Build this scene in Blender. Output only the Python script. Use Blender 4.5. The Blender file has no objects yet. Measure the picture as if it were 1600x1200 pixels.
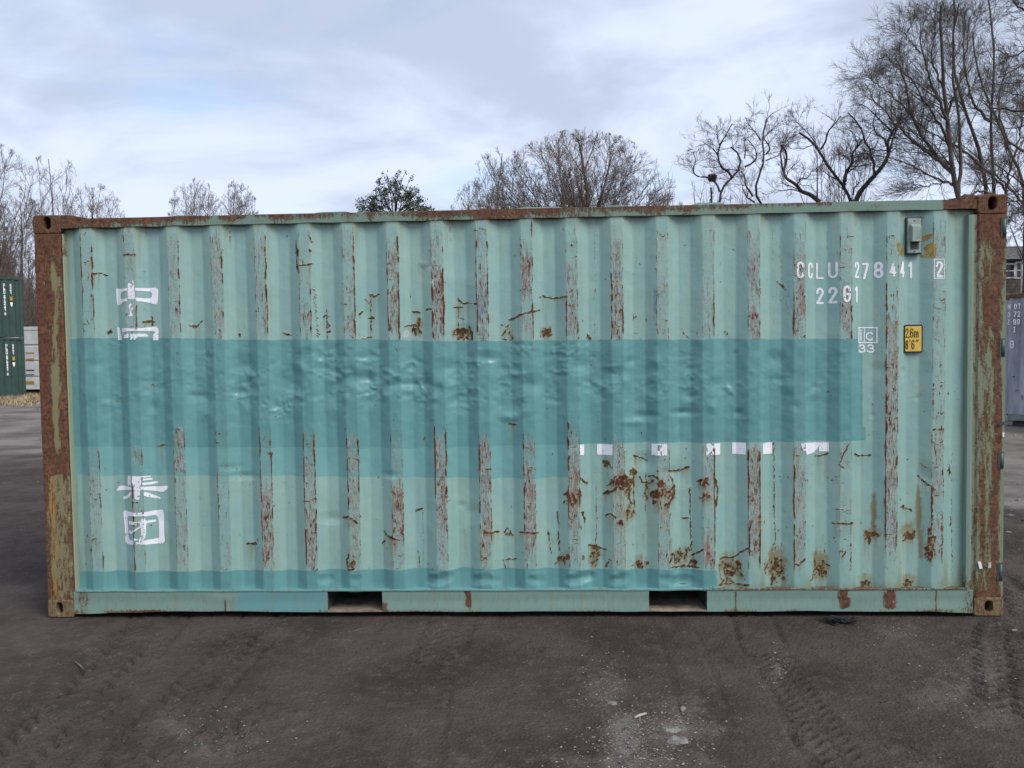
import bpy, math, random
import numpy as np
from mathutils import Matrix, Vector

# ---------------------------------------------------------------- camera
CAM = np.array([3.23696101, -5.00096813, 1.68712742])
YAW, PITCH, ROLL, FPX = 0.0400715438, -0.04167107, 0.0147400744, 1250.0   # focal length in 1600-px-wide pixels
def _rot(a, b, c):
    ca, sa, cb, sb, cc, sc = math.cos(a), math.sin(a), math.cos(b), math.sin(b), math.cos(c), math.sin(c)
    return (np.array([[ca, -sa, 0], [sa, ca, 0], [0, 0, 1]]) @ np.array([[1, 0, 0], [0, cb, -sb], [0, sb, cb]])
            @ np.array([[cc, 0, sc], [0, 1, 0], [-sc, 0, cc]]))
ROT = _rot(YAW, PITCH, ROLL)
scene = bpy.context.scene
cam_data = bpy.data.cameras.new('camera')
cam_data.sensor_width = 36.0
cam_data.lens = FPX / 1600 * 36.0
cam_data.clip_start = 0.05
cam_data.clip_end = 3000
cam = bpy.data.objects.new('camera', cam_data)
scene.collection.objects.link(cam)
cam.matrix_world = Matrix([[ROT[0, 0], ROT[0, 2], -ROT[0, 1], CAM[0]], [ROT[1, 0], ROT[1, 2], -ROT[1, 1], CAM[1]],
                           [ROT[2, 0], ROT[2, 2], -ROT[2, 1], CAM[2]], [0, 0, 0, 1]])
scene.camera = cam

# ---------------------------------------------------------------- light
SUN_AZ, SUN_EL = math.radians(50), math.radians(46)   # azimuth measured from -Y towards +X (behind the camera, right)
SUN_DIR = Vector((math.sin(SUN_AZ) * math.cos(SUN_EL), -math.cos(SUN_AZ) * math.cos(SUN_EL), math.sin(SUN_EL)))
sun_data = bpy.data.lights.new('sun', 'SUN')
sun_data.energy = 1.5
sun_data.angle = math.radians(32)
sun_data.color = (1.0, 0.965, 0.92)
sun = bpy.data.objects.new('sun', sun_data)
scene.collection.objects.link(sun)
sun.rotation_euler = SUN_DIR.to_track_quat('Z', 'Y').to_euler()
sun.location = (8, -12, 14)

scene.view_settings.view_transform = 'Standard'
scene.view_settings.look = 'None'
scene.view_settings.exposure = 0.92
scene.view_settings.gamma = 1.0
scene.view_settings.use_curve_mapping = False
scene.cycles.max_bounces = 5
scene.cycles.diffuse_bounces = 2
scene.cycles.glossy_bounces = 2

world = bpy.data.worlds.new('World')
scene.world = world
world.use_nodes = True

class NT:
    """short-hand for building node trees"""
    def __init__(s, tree): s.t = tree; s.n = tree.nodes; s.l = tree.links
    def add(s, typ, **kw):
        n = s.n.new(typ)
        for k, v in kw.items(): setattr(n, k, v)
        return n
    def put(s, sock, v):
        if v is None: return
        if isinstance(v, bpy.types.NodeSocket): s.l.new(v, sock)
        else:
            if sock.type == 'RGBA' and hasattr(v, '__len__') and len(v) == 3: v = (*v, 1)
            sock.default_value = v
    def math(s, op, a, b=None, c=None, clamp=False):
        n = s.add('ShaderNodeMath', operation=op, use_clamp=clamp)
        for i, v in enumerate((a, b, c)): s.put(n.inputs[i], v)
        return n.outputs[0]
    def vmath(s, op, a, b=None):
        n = s.add('ShaderNodeVectorMath', operation=op)
        s.put(n.inputs[0], a)
        if op == 'SCALE': s.put(n.inputs[3], b)
        else: s.put(n.inputs[1], b)
        return n.outputs[0]
    def noise(s, vec, scale, detail=3, rough=0.55, dist=0.0, col=False):
        n = s.add('ShaderNodeTexNoise')
        s.put(n.inputs['Vector'], vec)
        n.inputs['Scale'].default_value = scale; n.inputs['Detail'].default_value = detail
        n.inputs['Roughness'].default_value = rough; n.inputs['Distortion'].default_value = dist
        return n.outputs['Color' if col else 'Fac']
    def voronoi(s, vec, scale, feature='F1', out='Distance'):
        n = s.add('ShaderNodeTexVoronoi', feature=feature)
        s.put(n.inputs['Vector'], vec); n.inputs['Scale'].default_value = scale
        return n.outputs[out]
    def step(s, v, a, b, lo=0.0, hi=1.0):
        n = s.add('ShaderNodeMapRange', interpolation_type='SMOOTHSTEP')
        s.put(n.inputs[0], v); s.put(n.inputs[1], a); s.put(n.inputs[2], b); s.put(n.inputs[3], lo); s.put(n.inputs[4], hi)
        return n.outputs[0]
    def mix(s, f, a, b, blend='MIX'):
        n = s.add('ShaderNodeMix', data_type='RGBA', blend_type=blend)
        s.put(n.inputs[0], f); s.put(n.inputs[6], a); s.put(n.inputs[7], b)
        return n.outputs[2]
    def attr(s, name):
        n = s.add('ShaderNodeAttribute', attribute_name=name)
        x = s.add('ShaderNodeSeparateXYZ'); s.l.new(n.outputs['Vector'], x.inputs[0])
        return x.outputs
    def pos(s): return s.add('ShaderNodeTexCoord').outputs['Object']
    def scale(s, v, sc):
        n = s.add('ShaderNodeMapping'); s.put(n.inputs[0], v); n.inputs['Scale'].default_value = sc
        return n.outputs[0]
    def bump(s, h, dist, strength=1.0, normal=None):
        n = s.add('ShaderNodeBump'); s.put(n.inputs['Height'], h)
        n.inputs['Distance'].default_value = dist; n.inputs['Strength'].default_value = strength
        if normal is not None: s.put(n.inputs['Normal'], normal)
        return n.outputs[0]

w = NT(world.node_tree)
w.n.clear()
sky = w.add('ShaderNodeTexSky', sky_type='NISHITA')
sky.sun_disc = False
sky.sun_elevation = SUN_EL
sky.sun_rotation = math.pi - SUN_AZ      # same compass direction as the lamp
sky.altitude = 50; sky.dust_density = 1.5
gen = w.add('ShaderNodeTexCoord').outputs['Generated']
sx = w.add('ShaderNodeSeparateXYZ'); w.l.new(gen, sx.inputs[0])
zz = w.math('ADD', w.math('MAXIMUM', sx.outputs[2], 0.0), 0.30)
cx = w.add('ShaderNodeCombineXYZ')
w.put(cx.inputs[0], w.math('DIVIDE', sx.outputs[0], zz)); w.put(cx.inputs[1], w.math('DIVIDE', sx.outputs[1], zz)); cx.inputs[2].default_value = 3.7
mp = w.add('ShaderNodeMapping'); w.l.new(cx.outputs[0], mp.inputs[0])
mp.inputs['Rotation'].default_value = (0, 0, 0.45); mp.inputs['Scale'].default_value = (0.95, 1.15, 1.0); mp.inputs['Location'].default_value = (1.3, 4.4, 0)
n_cover = w.noise(mp.outputs[0], 1.7, 7, 0.55, 0.35)
n_grey = w.noise(mp.outputs[0], 0.85, 5, 0.5, 0.35)
wn = w.add('ShaderNodeVectorMath', operation='ADD'); w.l.new(mp.outputs[0], wn.inputs[0]); wn.inputs[1].default_value = (7.3, 2.1, 5.0)
n_grey = w.noise(wn.outputs[0], 1.5, 7, 0.55, 0.5)
cover = w.step(n_cover, 0.34, 0.50)
ccol = w.mix(w.step(n_grey, 0.40, 0.62), (0.43, 0.482, 0.60), (0.30, 0.342, 0.43))
bg_sky = w.add('ShaderNodeBackground'); w.put(bg_sky.inputs[0], sky.outputs[0]); bg_sky.inputs[1].default_value = 0.12
bg_cloud = w.add('ShaderNodeBackground'); w.put(bg_cloud.inputs[0], ccol); bg_cloud.inputs[1].default_value = 1.0
ms = w.add('ShaderNodeMixShader'); w.put(ms.inputs[0], w.math('ADD', w.math('MULTIPLY', cover, 0.50), 0.46)); w.l.new(bg_sky.outputs[0], ms.inputs[1]); w.l.new(bg_cloud.outputs[0], ms.inputs[2])
wo = w.add('ShaderNodeOutputWorld'); w.l.new(ms.outputs[0], wo.inputs[0])

# ---------------------------------------------------------------- helpers
rng = np.random.default_rng(7)
COL = scene.collection

def ray(u, v): return ROT @ np.array([(u - 800) / FPX, 1.0, (600 - v) / FPX])
def onplane(u, v, y):
    d = ray(u, v); return CAM + d * (y - CAM[1]) / d[1]
def gnd(u, v, z=0.0):
    d = ray(u, v); return CAM + d * (z - CAM[2]) / d[2]
def px(X, Y, Z):
    """world -> photo pixel, vectorised: where a mark of the side wall was measured"""
    d = np.stack([X - CAM[0], Y - CAM[1], Z - CAM[2]], -1) @ ROT
    return 800 + FPX * d[..., 0] / d[..., 1], 600 - FPX * d[..., 2] / d[..., 1]

_perm = np.random.default_rng(11).random((256, 256))
def vn(x, y, seed=0):
    """smooth value noise 0..1"""
    x = np.asarray(x, float) + seed * 17.31; y = np.asarray(y, float) + seed * 9.77
    xi = np.floor(x).astype(int); yi = np.floor(y).astype(int)
    fx = x - xi; fy = y - yi
    fx = fx * fx * (3 - 2 * fx); fy = fy * fy * (3 - 2 * fy)
    g = lambda a, b: _perm[a & 255, b & 255]
    return (g(xi, yi) * (1 - fx) + g(xi + 1, yi) * fx) * (1 - fy) + (g(xi, yi + 1) * (1 - fx) + g(xi + 1, yi + 1) * fx) * fy
def fbm(x, y, seed=0, oct=4):
    a, s, t = 0.5, 0, 0
    for i in range(oct):
        s = s + a * vn(x * 2 ** i, y * 2 ** i, seed + i * 3); t += a; a *= 0.5
    return s / t
def sstep(x, a, b):
    t = np.clip((x - a) / (b - a), 0, 1); return t * t * (3 - 2 * t)

def mesh_np(name, co, faces, smooth=True, nside=None):
    """mesh from numpy arrays: faces (F,k)"""
    me = bpy.data.meshes.new(name)
    co = np.asarray(co, np.float32).reshape(-1, 3); faces = np.asarray(faces, np.int32)
    F, k = faces.shape
    me.vertices.add(len(co)); me.vertices.foreach_set('co', co.ravel())
    me.loops.add(F * k); me.loops.foreach_set('vertex_index', faces.ravel())
    me.polygons.add(F); me.polygons.foreach_set('loop_start', np.arange(F, dtype=np.int32) * k)
    me.polygons.foreach_set('use_smooth', np.full(F, smooth))
    me.update(calc_edges=True)
    return me
def grid_faces(nr, nc):
    i = np.arange(nr * nc).reshape(nr, nc)
    return np.stack([i[:-1, :-1], i[:-1, 1:], i[1:, 1:], i[1:, :-1]], -1).reshape(-1, 4)
def set_attr(me, name, a, b, c):
    at = me.attributes.new(name, 'FLOAT_VECTOR', 'POINT')
    at.data.foreach_set('vector', np.stack([np.ravel(a), np.ravel(b), np.ravel(c)], -1).astype(np.float32).ravel())

class MB:
    """collects polygons of any size; build() links one mesh object"""
    def __init__(s): s.v = []; s.f = []
    def add(s, vs, fs):
        b = len(s.v); s.v += [tuple(map(float, p)) for p in vs]; s.f += [tuple(i + b for i in f) for f in fs]; return s
    def box(s, x0, x1, y0, y1, z0, z1, bev=0.0):
        if bev <= 0:
            vs = [(x, y, z) for z in (z0, z1) for y in (y0, y1) for x in (x0, x1)]
            return s.add(vs, [(0, 2, 3, 1), (4, 5, 7, 6), (0, 1, 5, 4), (2, 6, 7, 3), (0, 4, 6, 2), (1, 3, 7, 5)])
        b = bev
        vs = []
        idx = {}
        for iz, z in enumerate((z0, z1)):
            for iy, y in enumerate((y0, y1)):
                for ix, x in enumerate((x0, x1)):
                    dx, dy, dz = (b if ix == 0 else -b), (b if iy == 0 else -b), (b if iz == 0 else -b)
                    idx[ix, iy, iz] = len(vs)
                    vs += [(x, y + dy, z + dz), (x + dx, y, z + dz), (x + dx, y + dy, z)]
        I = lambda a, k: idx[a] + k
        fs = [(I((0,0,0),0), I((0,0,1),0), I((0,1,1),0), I((0,1,0),0)), (I((1,0,0),0), I((1,1,0),0), I((1,1,1),0), I((1,0,1),0)),
              (I((0,0,0),1), I((1,0,0),1), I((1,0,1),1), I((0,0,1),1)), (I((0,1,0),1), I((0,1,1),1), I((1,1,1),1), I((1,1,0),1)),
              (I((0,0,0),2), I((0,1,0),2), I((1,1,0),2), I((1,0,0),2)), (I((0,0,1),2), I((1,0,1),2), I((1,1,1),2), I((0,1,1),2))]
        for a in (0, 1):
            for c in (0, 1):
                fs += [(I((a,c,0),0), I((a,c,0),1), I((a,c,1),1), I((a,c,1),0)),
                       (I((a,0,c),0), I((a,0,c),2), I((a,1,c),2), I((a,1,c),0)),
                       (I((0,a,c),1), I((0,a,c),2), I((1,a,c),2), I((1,a,c),1))]
                for d in (0, 1): fs.append((I((a,c,d),0), I((a,c,d),1), I((a,c,d),2)))
        return s.add(vs, fs)
    def prism(s, poly, axis, a, b):
        """poly: 2-D outline extruded along axis 'x','y' or 'z' from a to b"""
        def P(p, t): return {'x': (t, p[0], p[1]), 'y': (p[0], t, p[1]), 'z': (p[0], p[1], t)}[axis]
        n = len(poly)
        return s.add([P(p, a) for p in poly] + [P(p, b) for p in poly],
                     [tuple(range(n))[::-1], tuple(range(n, 2 * n))] + [(i, (i + 1) % n, n + (i + 1) % n, n + i) for i in range(n)])
    def tube(s, p, q, r, n=8, r2=None):
        p, q = Vector(p), Vector(q); d = (q - p).normalized()
        a = d.orthogonal().normalized(); b = d.cross(a); r2 = r if r2 is None else r2
        vs = [p + (a * math.cos(t) + b * math.sin(t)) * r for t in [2 * math.pi * i / n for i in range(n)]]
        vs += [q + (a * math.cos(t) + b * math.sin(t)) * r2 for t in [2 * math.pi * i / n for i in range(n)]]
        return s.add(vs, [tuple(range(n))[::-1], tuple(range(n, 2 * n))] + [(i, (i + 1) % n, n + (i + 1) % n, n + i) for i in range(n)])
    def build(s, name, mat, parent=None, smooth=False):
        me = bpy.data.meshes.new(name); me.from_pydata(s.v, [], s.f); me.update()
        if smooth: me.polygons.foreach_set('use_smooth', [True] * len(me.polygons))
        import bmesh
        bm = bmesh.new(); bm.from_mesh(me); bmesh.ops.recalc_face_normals(bm, faces=bm.faces); bm.to_mesh(me); bm.free()
        return link(name, me, mat, parent)

def link(name, me, mat, parent=None):
    o = bpy.data.objects.new(name, me); COL.objects.link(o)
    if mat is not None: me.materials.append(mat)
    if parent is not None:
        o.parent = parent; o.matrix_parent_inverse = MW[parent.name].inverted() if parent.name in MW else Matrix()
    return o
MW = {}
def tag(o, label=None, cat=None, group=None, kind=None):
    if label: o['label'] = label
    if cat: o['category'] = cat
    if group: o['group'] = group
    if kind: o['kind'] = kind
    return o
def thing(name, loc, label, cat, group=None, rz=0.0):
    """an Empty at the thing's base; parts built in world coordinates keep their place, parts of turned things are built locally"""
    o = bpy.data.objects.new(name, None); COL.objects.link(o)
    o.location = loc; o.rotation_euler = (0, 0, rz); o.empty_display_size = 0.3
    if rz == 0.0: MW[o.name] = Matrix.Translation(Vector(loc))
    return tag(o, label, cat, group)

def mat(name, col, rough=0.7, metal=0.0, var=0.15, scale=6.0, bump=0.0, spec=0.35, stretch=None):
    """plain procedural material: colour broken by two noises"""
    m = bpy.data.materials.new(name); m.use_nodes = True
    t = NT(m.node_tree); b = t.n['Principled BSDF']
    p = t.pos()
    if stretch: p = t.scale(p, stretch)
    n = t.noise(p, scale, 4, 0.6); n2 = t.noise(p, scale * 9, 3, 0.6)
    f = t.math('ADD', t.math('MULTIPLY', n, 0.7), t.math('MULTIPLY', n2, 0.3))
    c0 = tuple(max(0, c * (1 - 1.6 * var)) for c in col); c1 = tuple(min(1, c * (1 + 1.6 * var)) for c in col)
    t.put(b.inputs['Base Color'], t.mix(t.step(f, 0.3, 0.7), c0, c1))
    b.inputs['Roughness'].default_value = rough; b.inputs['Metallic'].default_value = metal
    b.inputs['Specular IOR Level'].default_value = spec
    if bump: t.put(b.inputs['Normal'], t.bump(f, bump))
    return m

# ---------------------------------------------------------------- container paint and rust
RUST_DK, RUST_RED, RUST_OR, OCHRE = (0.052, 0.023, 0.015), (0.158, 0.056, 0.032), (0.215, 0.096, 0.042), (0.22, 0.168, 0.072)
TEAL_OLD, TEAL_OLD2 = (0.220, 0.385, 0.360), (0.280, 0.408, 0.345)
TEAL_BAND, TEAL_MID = (0.108, 0.264, 0.260), (0.150, 0.328, 0.315)

def rust_colour(t, p):
    n = t.noise(p, 45, 4, 0.65)
    n2 = t.noise(p, 9, 3, 0.6)
    c = t.mix(t.step(n, 0.34, 0.62), RUST_DK, RUST_RED)
    return t.mix(t.math('MULTIPLY', t.step(n2, 0.48, 0.7), t.step(n, 0.4, 0.6)), c, RUST_OR), n

def mat_wall():
    """side wall: faded teal, repainted bands, scraped ridges, rust, all steered by wear measured on the wall"""
    m = bpy.data.materials.new('weathered_teal_wall'); m.use_nodes = True
    t = NT(m.node_tree); b = t.n['Principled BSDF']
    p = t.pos()
    ps = t.scale(p, (1, 1, 0.07)); ps2 = t.scale(p, (1, 1, 0.28))
    bands = t.attr('bands'); wear = t.attr('wear'); wear2 = t.attr('wear2')
    streak = t.noise(ps, 38, 4, 0.6); cloud = t.noise(p, 2.2, 2, 0.6); fine = t.noise(p, 160, 3, 0.65); mid = t.noise(p, 60, 4, 0.65)
    col = t.mix(t.step(t.math('ADD', t.math('MULTIPLY', streak, 0.6), t.math('MULTIPLY', cloud, 0.4)), 0.34, 0.66), TEAL_OLD, TEAL_OLD2)
    col = t.mix(t.math('MULTIPLY', t.step(t.noise(p, 7, 3, 0.62), 0.50, 0.78), 0.28), col, (0.30, 0.45, 0.42))
    # grime that collects by the frame and runs down
    gr = t.step(t.math('ADD', wear2[2], t.math('MULTIPLY', t.math('SUBTRACT', streak, 0.5), 0.9)), 0.30, 0.95)
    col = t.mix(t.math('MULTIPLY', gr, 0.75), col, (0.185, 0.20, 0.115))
    # repainted bands: crisp brushed edges
    ej = t.math('MULTIPLY', t.math('SUBTRACT', t.noise(t.scale(p, (1, 1, 0.3)), 48, 4, 0.7), 0.5), 4.0)
    def edge(s): return t.step(t.math('ADD', s, ej), -0.25, 0.25)
    vb = t.step(t.noise(ps, 24, 4, 0.6), 0.3, 0.7)
    cmid = t.mix(vb, TEAL_MID, tuple(c * 1.07 for c in TEAL_MID)); cband = t.mix(vb, TEAL_BAND, tuple(c * 1.13 for c in TEAL_BAND)); cband = t.mix(t.math('MULTIPLY', t.step(t.noise(t.scale(p, (1, 1, 2.2)), 2.4, 3, 0.6), 0.42, 0.68), 0.30), cband, TEAL_MID)
    col = t.mix(edge(bands[1]), col, cmid)
    col = t.mix(edge(bands[0]), col, cband)
    col = t.mix(edge(bands[2]), col, cband)
    # scraped ridges: primer, pink undercoat, blue transfer
    sn = t.math('ADD', t.math('MULTIPLY', t.noise(ps2, 190, 4, 0.7), 0.65), t.math('MULTIPLY', t.noise(t.scale(p, (1, 1, 0.12)), 60, 3, 0.6), 0.35))
    sv = t.math('ADD', wear[0], t.math('MULTIPLY', t.math('SUBTRACT', sn, 0.5), 1.9))
    sm = t.step(sv, 0.40, 0.62)
    worn = t.mix(t.step(t.noise(ps2, 120, 3, 0.7), 0.40, 0.6), (0.175, 0.195, 0.18), (0.345, 0.35, 0.315))
    worn = t.mix(t.step(t.noise(t.scale(p, (1, 1, 0.2)), 26, 4, 0.65), 0.54, 0.70), worn, (0.26, 0.125, 0.09))
    bl = t.step(t.math('ADD', wear2[0], t.math('MULTIPLY', t.math('SUBTRACT', t.noise(ps2, 95, 4, 0.7), 0.5), 2.0)), 0.45, 0.7)
    col = t.mix(t.math('MULTIPLY', sm, 0.86), col, worn)
    col = t.mix(t.math('MULTIPLY', bl, 0.62), col, (0.095, 0.16, 0.27))
    pale = t.step(t.math('ADD', wear2[1], t.math('MULTIPLY', t.math('SUBTRACT', mid, 0.5), 2.6)), 0.55, 0.75)
    col = t.mix(t.math('MULTIPLY', pale, 0.8), col, (0.50, 0.55, 0.56))
    # rust runs (thin ochre film) and rust itself
    rs = t.step(t.math('ADD', wear[2], t.math('MULTIPLY', t.math('SUBTRACT', t.noise(ps, 70, 3, 0.6), 0.5), 1.1)), 0.16, 0.85)
    col = t.mix(t.math('MULTIPLY', rs, 0.8), col, OCHRE)
    rc, rn = rust_colour(t, p)
    rc = t.mix(t.math('MULTIPLY', t.attr('hue')[0], 0.8), rc, t.mix(t.step(rn, 0.38, 0.62), (0.045, 0.028, 0.014), (0.125, 0.082, 0.036)))
    rv = t.math('ADD', wear[1], t.math('MULTIPLY', t.math('SUBTRACT', t.math('ADD', t.math('MULTIPLY', mid, 0.6), t.math('MULTIPLY', fine, 0.4)), 0.5), 1.35))
    spk = t.math('MULTIPLY', t.step(t.math('ADD', t.math('MULTIPLY', wear[0], 0.22), t.noise(ps2, 75, 4, 0.7)), 0.70, 0.78), t.step(wear[0], 0.3, 0.6))
    rm = t.math('MAXIMUM', t.step(rv, 0.42, 0.60), spk)
    halo = t.step(rv, 0.12, 0.5)
    col = t.mix(t.math('MULTIPLY', halo, 0.42), col, OCHRE)
    col = t.mix(rm, col, rc)
    # sparse pin-prick chips
    vd = t.voronoi(p, 34); vs = t.noise(p, 3.1, 2)
    chips = t.math('MULTIPLY', t.math('LESS_THAN', vd, 0.085), t.math('GREATER_THAN', vs, 0.56))
    col = t.mix(t.math('MULTIPLY', chips, 0.8), col, RUST_DK)
    t.put(b.inputs['Base Color'], col)
    any_ = t.math('MAXIMUM', rm, t.math('MULTIPLY', sm, 0.7))
    t.put(b.inputs['Roughness'], t.mix(any_, (0.35,) * 3, (0.85,) * 3))
    t.put(b.inputs['Specular IOR Level'], t.mix(any_, (0.5,) * 3, (0.15,) * 3))
    hgt = t.math('ADD', t.math('MULTIPLY', mid, t.math('ADD', t.step(wear[1], 0.2, 0.6), t.math('MULTIPLY', t.step(wear[0], 0.2, 0.6), 0.8))), t.math('MULTIPLY', t.noise(p, 14, 2, 0.6), 0.7))
    t.put(b.inputs['Normal'], t.bump(hgt, 0.0035, 0.8))
    return m

def mat_frame(name, paint, paint2, ochre=(0.30, 0.17, 0.055), rbase=0.0):
    """frame steel: 'wear' = rust, ochre undercoat, second paint colour"""
    m = bpy.data.materials.new(name); m.use_nodes = True
    t = NT(m.node_tree); b = t.n['Principled BSDF']
    p = t.pos(); ps = t.scale(p, (1, 1, 0.16))
    wear = t.attr('wear')
    n1 = t.noise(ps, 95, 5, 0.72); n2 = t.noise(p, 75, 4, 0.72); n3 = t.noise(p, 5, 3)
    col = t.mix(t.step(n1, 0.35, 0.65), tuple(c * 0.86 for c in paint), paint)
    col = t.mix(t.step(t.math('ADD', wear[2], t.math('MULTIPLY', t.math('SUBTRACT', n3, 0.5), 0.25)), 0.45, 0.55), col, paint2)
    col = t.mix(t.math('MULTIPLY', t.step(t.noise(ps, 22, 4, 0.6), 0.5, 0.75), 0.35), col, (0.22, 0.20, 0.12))
    nz = t.math('ADD', t.math('MULTIPLY', n1, 0.6), t.math('MULTIPLY', n2, 0.4))
    om = t.step(t.math('ADD', wear[1], t.math('MULTIPLY', t.math('SUBTRACT', nz, 0.5), 1.8)), 0.38, 0.66)
    col = t.mix(om, col, t.mix(t.step(n2, 0.4, 0.6), ochre, tuple(c * 1.25 for c in ochre)))
    rc, rn = rust_colour(t, p)
    rc = t.mix(t.math('MULTIPLY', t.step(n1, 0.48, 0.70), 0.75), rc, (0.125, 0.088, 0.058))
    rv = t.math('ADD', t.math('ADD', wear[0], rbase), t.math('MULTIPLY', t.math('SUBTRACT', nz, 0.5), 1.9))
    rm = t.math('MULTIPLY', t.step(rv, 0.34, 0.62), 0.95)
    col = t.mix(t.math('MULTIPLY', t.step(rv, 0.1, 0.5), 0.35), col, OCHRE)
    col = t.mix(rm, col, rc)
    t.put(b.inputs['Base Color'], col)
    t.put(b.inputs['Roughness'], t.mix(rm, (0.55,) * 3, (0.9,) * 3))
    b.inputs['Specular IOR Level'].default_value = 0.25
    t.put(b.inputs['Normal'], t.bump(t.math('ADD', t.math('MULTIPLY', rm, 0.6), t.math('MULTIPLY', nz, t.math('ADD', rm, 0.25))), 0.003, 0.9))
    return m

M = {}
M['wall'] = mat_wall()
M['post_cream'] = mat_frame('rusted_cream_post', (0.24, 0.215, 0.115), (0.27, 0.31, 0.22))
M['post_green'] = mat_frame('rusted_green_post', (0.205, 0.235, 0.150), (0.215, 0.30, 0.24))
M['rail'] = mat_frame('rusted_teal_rail', (0.185, 0.275, 0.225), (0.15, 0.33, 0.32))
M['rail_low'] = mat_frame('teal_lower_rail', (0.20, 0.31, 0.265), (0.135, 0.30, 0.30))
M['casting'] = mat_frame('rusty_casting', (0.22, 0.15, 0.085), (0.2, 0.13, 0.08), rbase=0.46)
M['casting_low'] = mat_frame('dusty_casting', (0.235, 0.165, 0.095), (0.25, 0.2, 0.12), rbase=0.30)
M['white'] = mat('white_stencil_paint', (0.80, 0.80, 0.83), 0.6, var=0.04, scale=12)
M['black'] = mat('black_print', (0.012, 0.012, 0.012), 0.6)
M['yellow'] = mat('yellow_plate_paint', (0.66, 0.44, 0.075), 0.5, var=0.06, scale=20)
M['residue'] = mat('ochre_glue_residue', (0.33, 0.235, 0.06), 0.8, var=0.25, scale=30)
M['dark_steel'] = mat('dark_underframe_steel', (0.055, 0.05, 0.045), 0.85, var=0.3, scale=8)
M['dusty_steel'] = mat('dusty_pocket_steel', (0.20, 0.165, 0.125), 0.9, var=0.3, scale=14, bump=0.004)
M['vent'] = mat('grey_green_vent_plastic', (0.26, 0.33, 0.285), 0.6, var=0.12, scale=25)
M['vent_dark'] = mat('gasket_and_painted_shade', (0.06, 0.065, 0.055), 0.8)  # gasket tone, also painted as shade in the vent mouth and behind hinges
M['hinge'] = mat('teal_hinge_paint', (0.075, 0.115, 0.10), 0.5, var=0.2, scale=30)
M['plywood'] = mat('plain_teal_sheet', (0.21, 0.35, 0.32), 0.6, var=0.2, scale=3)

# ---------------------------------------------------------------- the container
L, W_, H = 6.058, 2.438, 2.591
box = thing('shipping_container', (L / 2, W_ / 2, 0), 'weathered teal shipping container with rust-streaked ridges standing across the yard', 'shipping container')
Y_OUT, DEPTH = 0.012, 0.036            # ridges sit just behind the castings, valleys 36 mm deeper
RC = [0.336 + 0.2802 * k for k in range(20)]
RH, SL = 0.0355, 0.068
# wall columns: exact fold lines plus subdivisions
kn = [(0.150, 1), (RC[0] - RH - SL, 1)]
for c in RC: kn += [(c - RH, 0), (c + RH, 0)] + [(c + RH + SL, 1)] + ([(c + 0.2802 - RH - SL, 1)] if c < RC[-1] else [])
kn += [(5.890, 1)]
kx = np.array([a for a, _ in kn]); ky = np.array([b for _, b in kn], float)
def prof(x): return Y_OUT + DEPTH * np.interp(x, kx, ky)
xs = []
for a, b_ in zip(kx[:-1], kx[1:]):
    n = max(2, int(round((b_ - a) / 0.0074)))
    xs += list(np.linspace(a, b_, n, endpoint=False))
xs = np.array(xs + [kx[-1]])
zs = np.linspace(0.160, 2.530, 316)
XX, ZZ = np.meshgrid(xs, zs)
UU, VV = px(XX, np.full_like(XX, 0.02), ZZ)      # photo pixel of each wall vertex (4 mm per pixel)

shape = XX.shape
rust, scr, run = np.zeros(shape), np.zeros(shape), np.zeros(shape)
blue, pale, grime = np.zeros(shape), np.zeros(shape), np.zeros(shape)
disp = np.zeros(shape)
def win(u0, u1, v0, v1):
    a = onplane(u0, v1, 0.02); b_ = onplane(u1, v0, 0.02); c = onplane(u0, v0, 0.02); d = onplane(u1, v1, 0.02)
    i0, i1 = np.searchsorted(xs, [min(a[0], c[0]), max(b_[0], d[0])]); j0, j1 = np.searchsorted(zs, [min(a[2], d[2]), max(b_[2], c[2])])
    return slice(max(j0 - 1, 0), j1 + 1), slice(max(i0 - 1, 0), i1 + 1)
def segdist(U, V, p, q):
    d = np.array(q, float) - np.array(p, float); l2 = max(1e-9, d @ d)
    t = np.clip(((U - p[0]) * d[0] + (V - p[1]) * d[1]) / l2, 0, 1)
    return np.hypot(U - p[0] - t * d[0], V - p[1] - t * d[1])
def stroke(F, pts, wd=1.3, s=1.0, jit=1.2):
    for p, q in zip(pts[:-1], pts[1:]):
        W2 = win(min(p[0], q[0]) - wd - 3, max(p[0], q[0]) + wd + 3, min(p[1], q[1]) - wd - 3, max(p[1], q[1]) + wd + 3)
        if F[W2].size == 0: continue
        U, V = UU[W2], VV[W2]
        U = U + jit * 2 * (vn(U * .25, V * .25, 3) - .5); V2 = V + jit * 2 * (vn(U * .25, V * .25, 5) - .5)
        d = segdist(U, V2, p, q)
        F[W2] = np.maximum(F[W2], s * np.clip(1.45 * (1 - d / (wd * .8 + 1.0)), 0, 1) * (0.50 + 0.75 * vn(U * .35, V * .35, 8)))
def blob(F, u, v, ru, rv, s=1.0, seed=1, hard=1.0, ns=0.22):
    W2 = win(u - ru * 1.3, u + ru * 1.3, v - rv * 1.3, v + rv * 1.3)
    if F[W2].size == 0: return
    U, V = UU[W2], VV[W2]
    r = np.hypot((U - u) / ru, (V - v) / rv) + 0.7 * (fbm(U * ns, V * ns, seed, 3) - .5)
    F[W2] = np.maximum(F[W2], s * np.clip((1 - r) * 2 * hard, 0, 1) * (1 if F is not rust else (0.26 + 0.95 * fbm(U * .42, V * .30, seed + 30, 2))))
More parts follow.
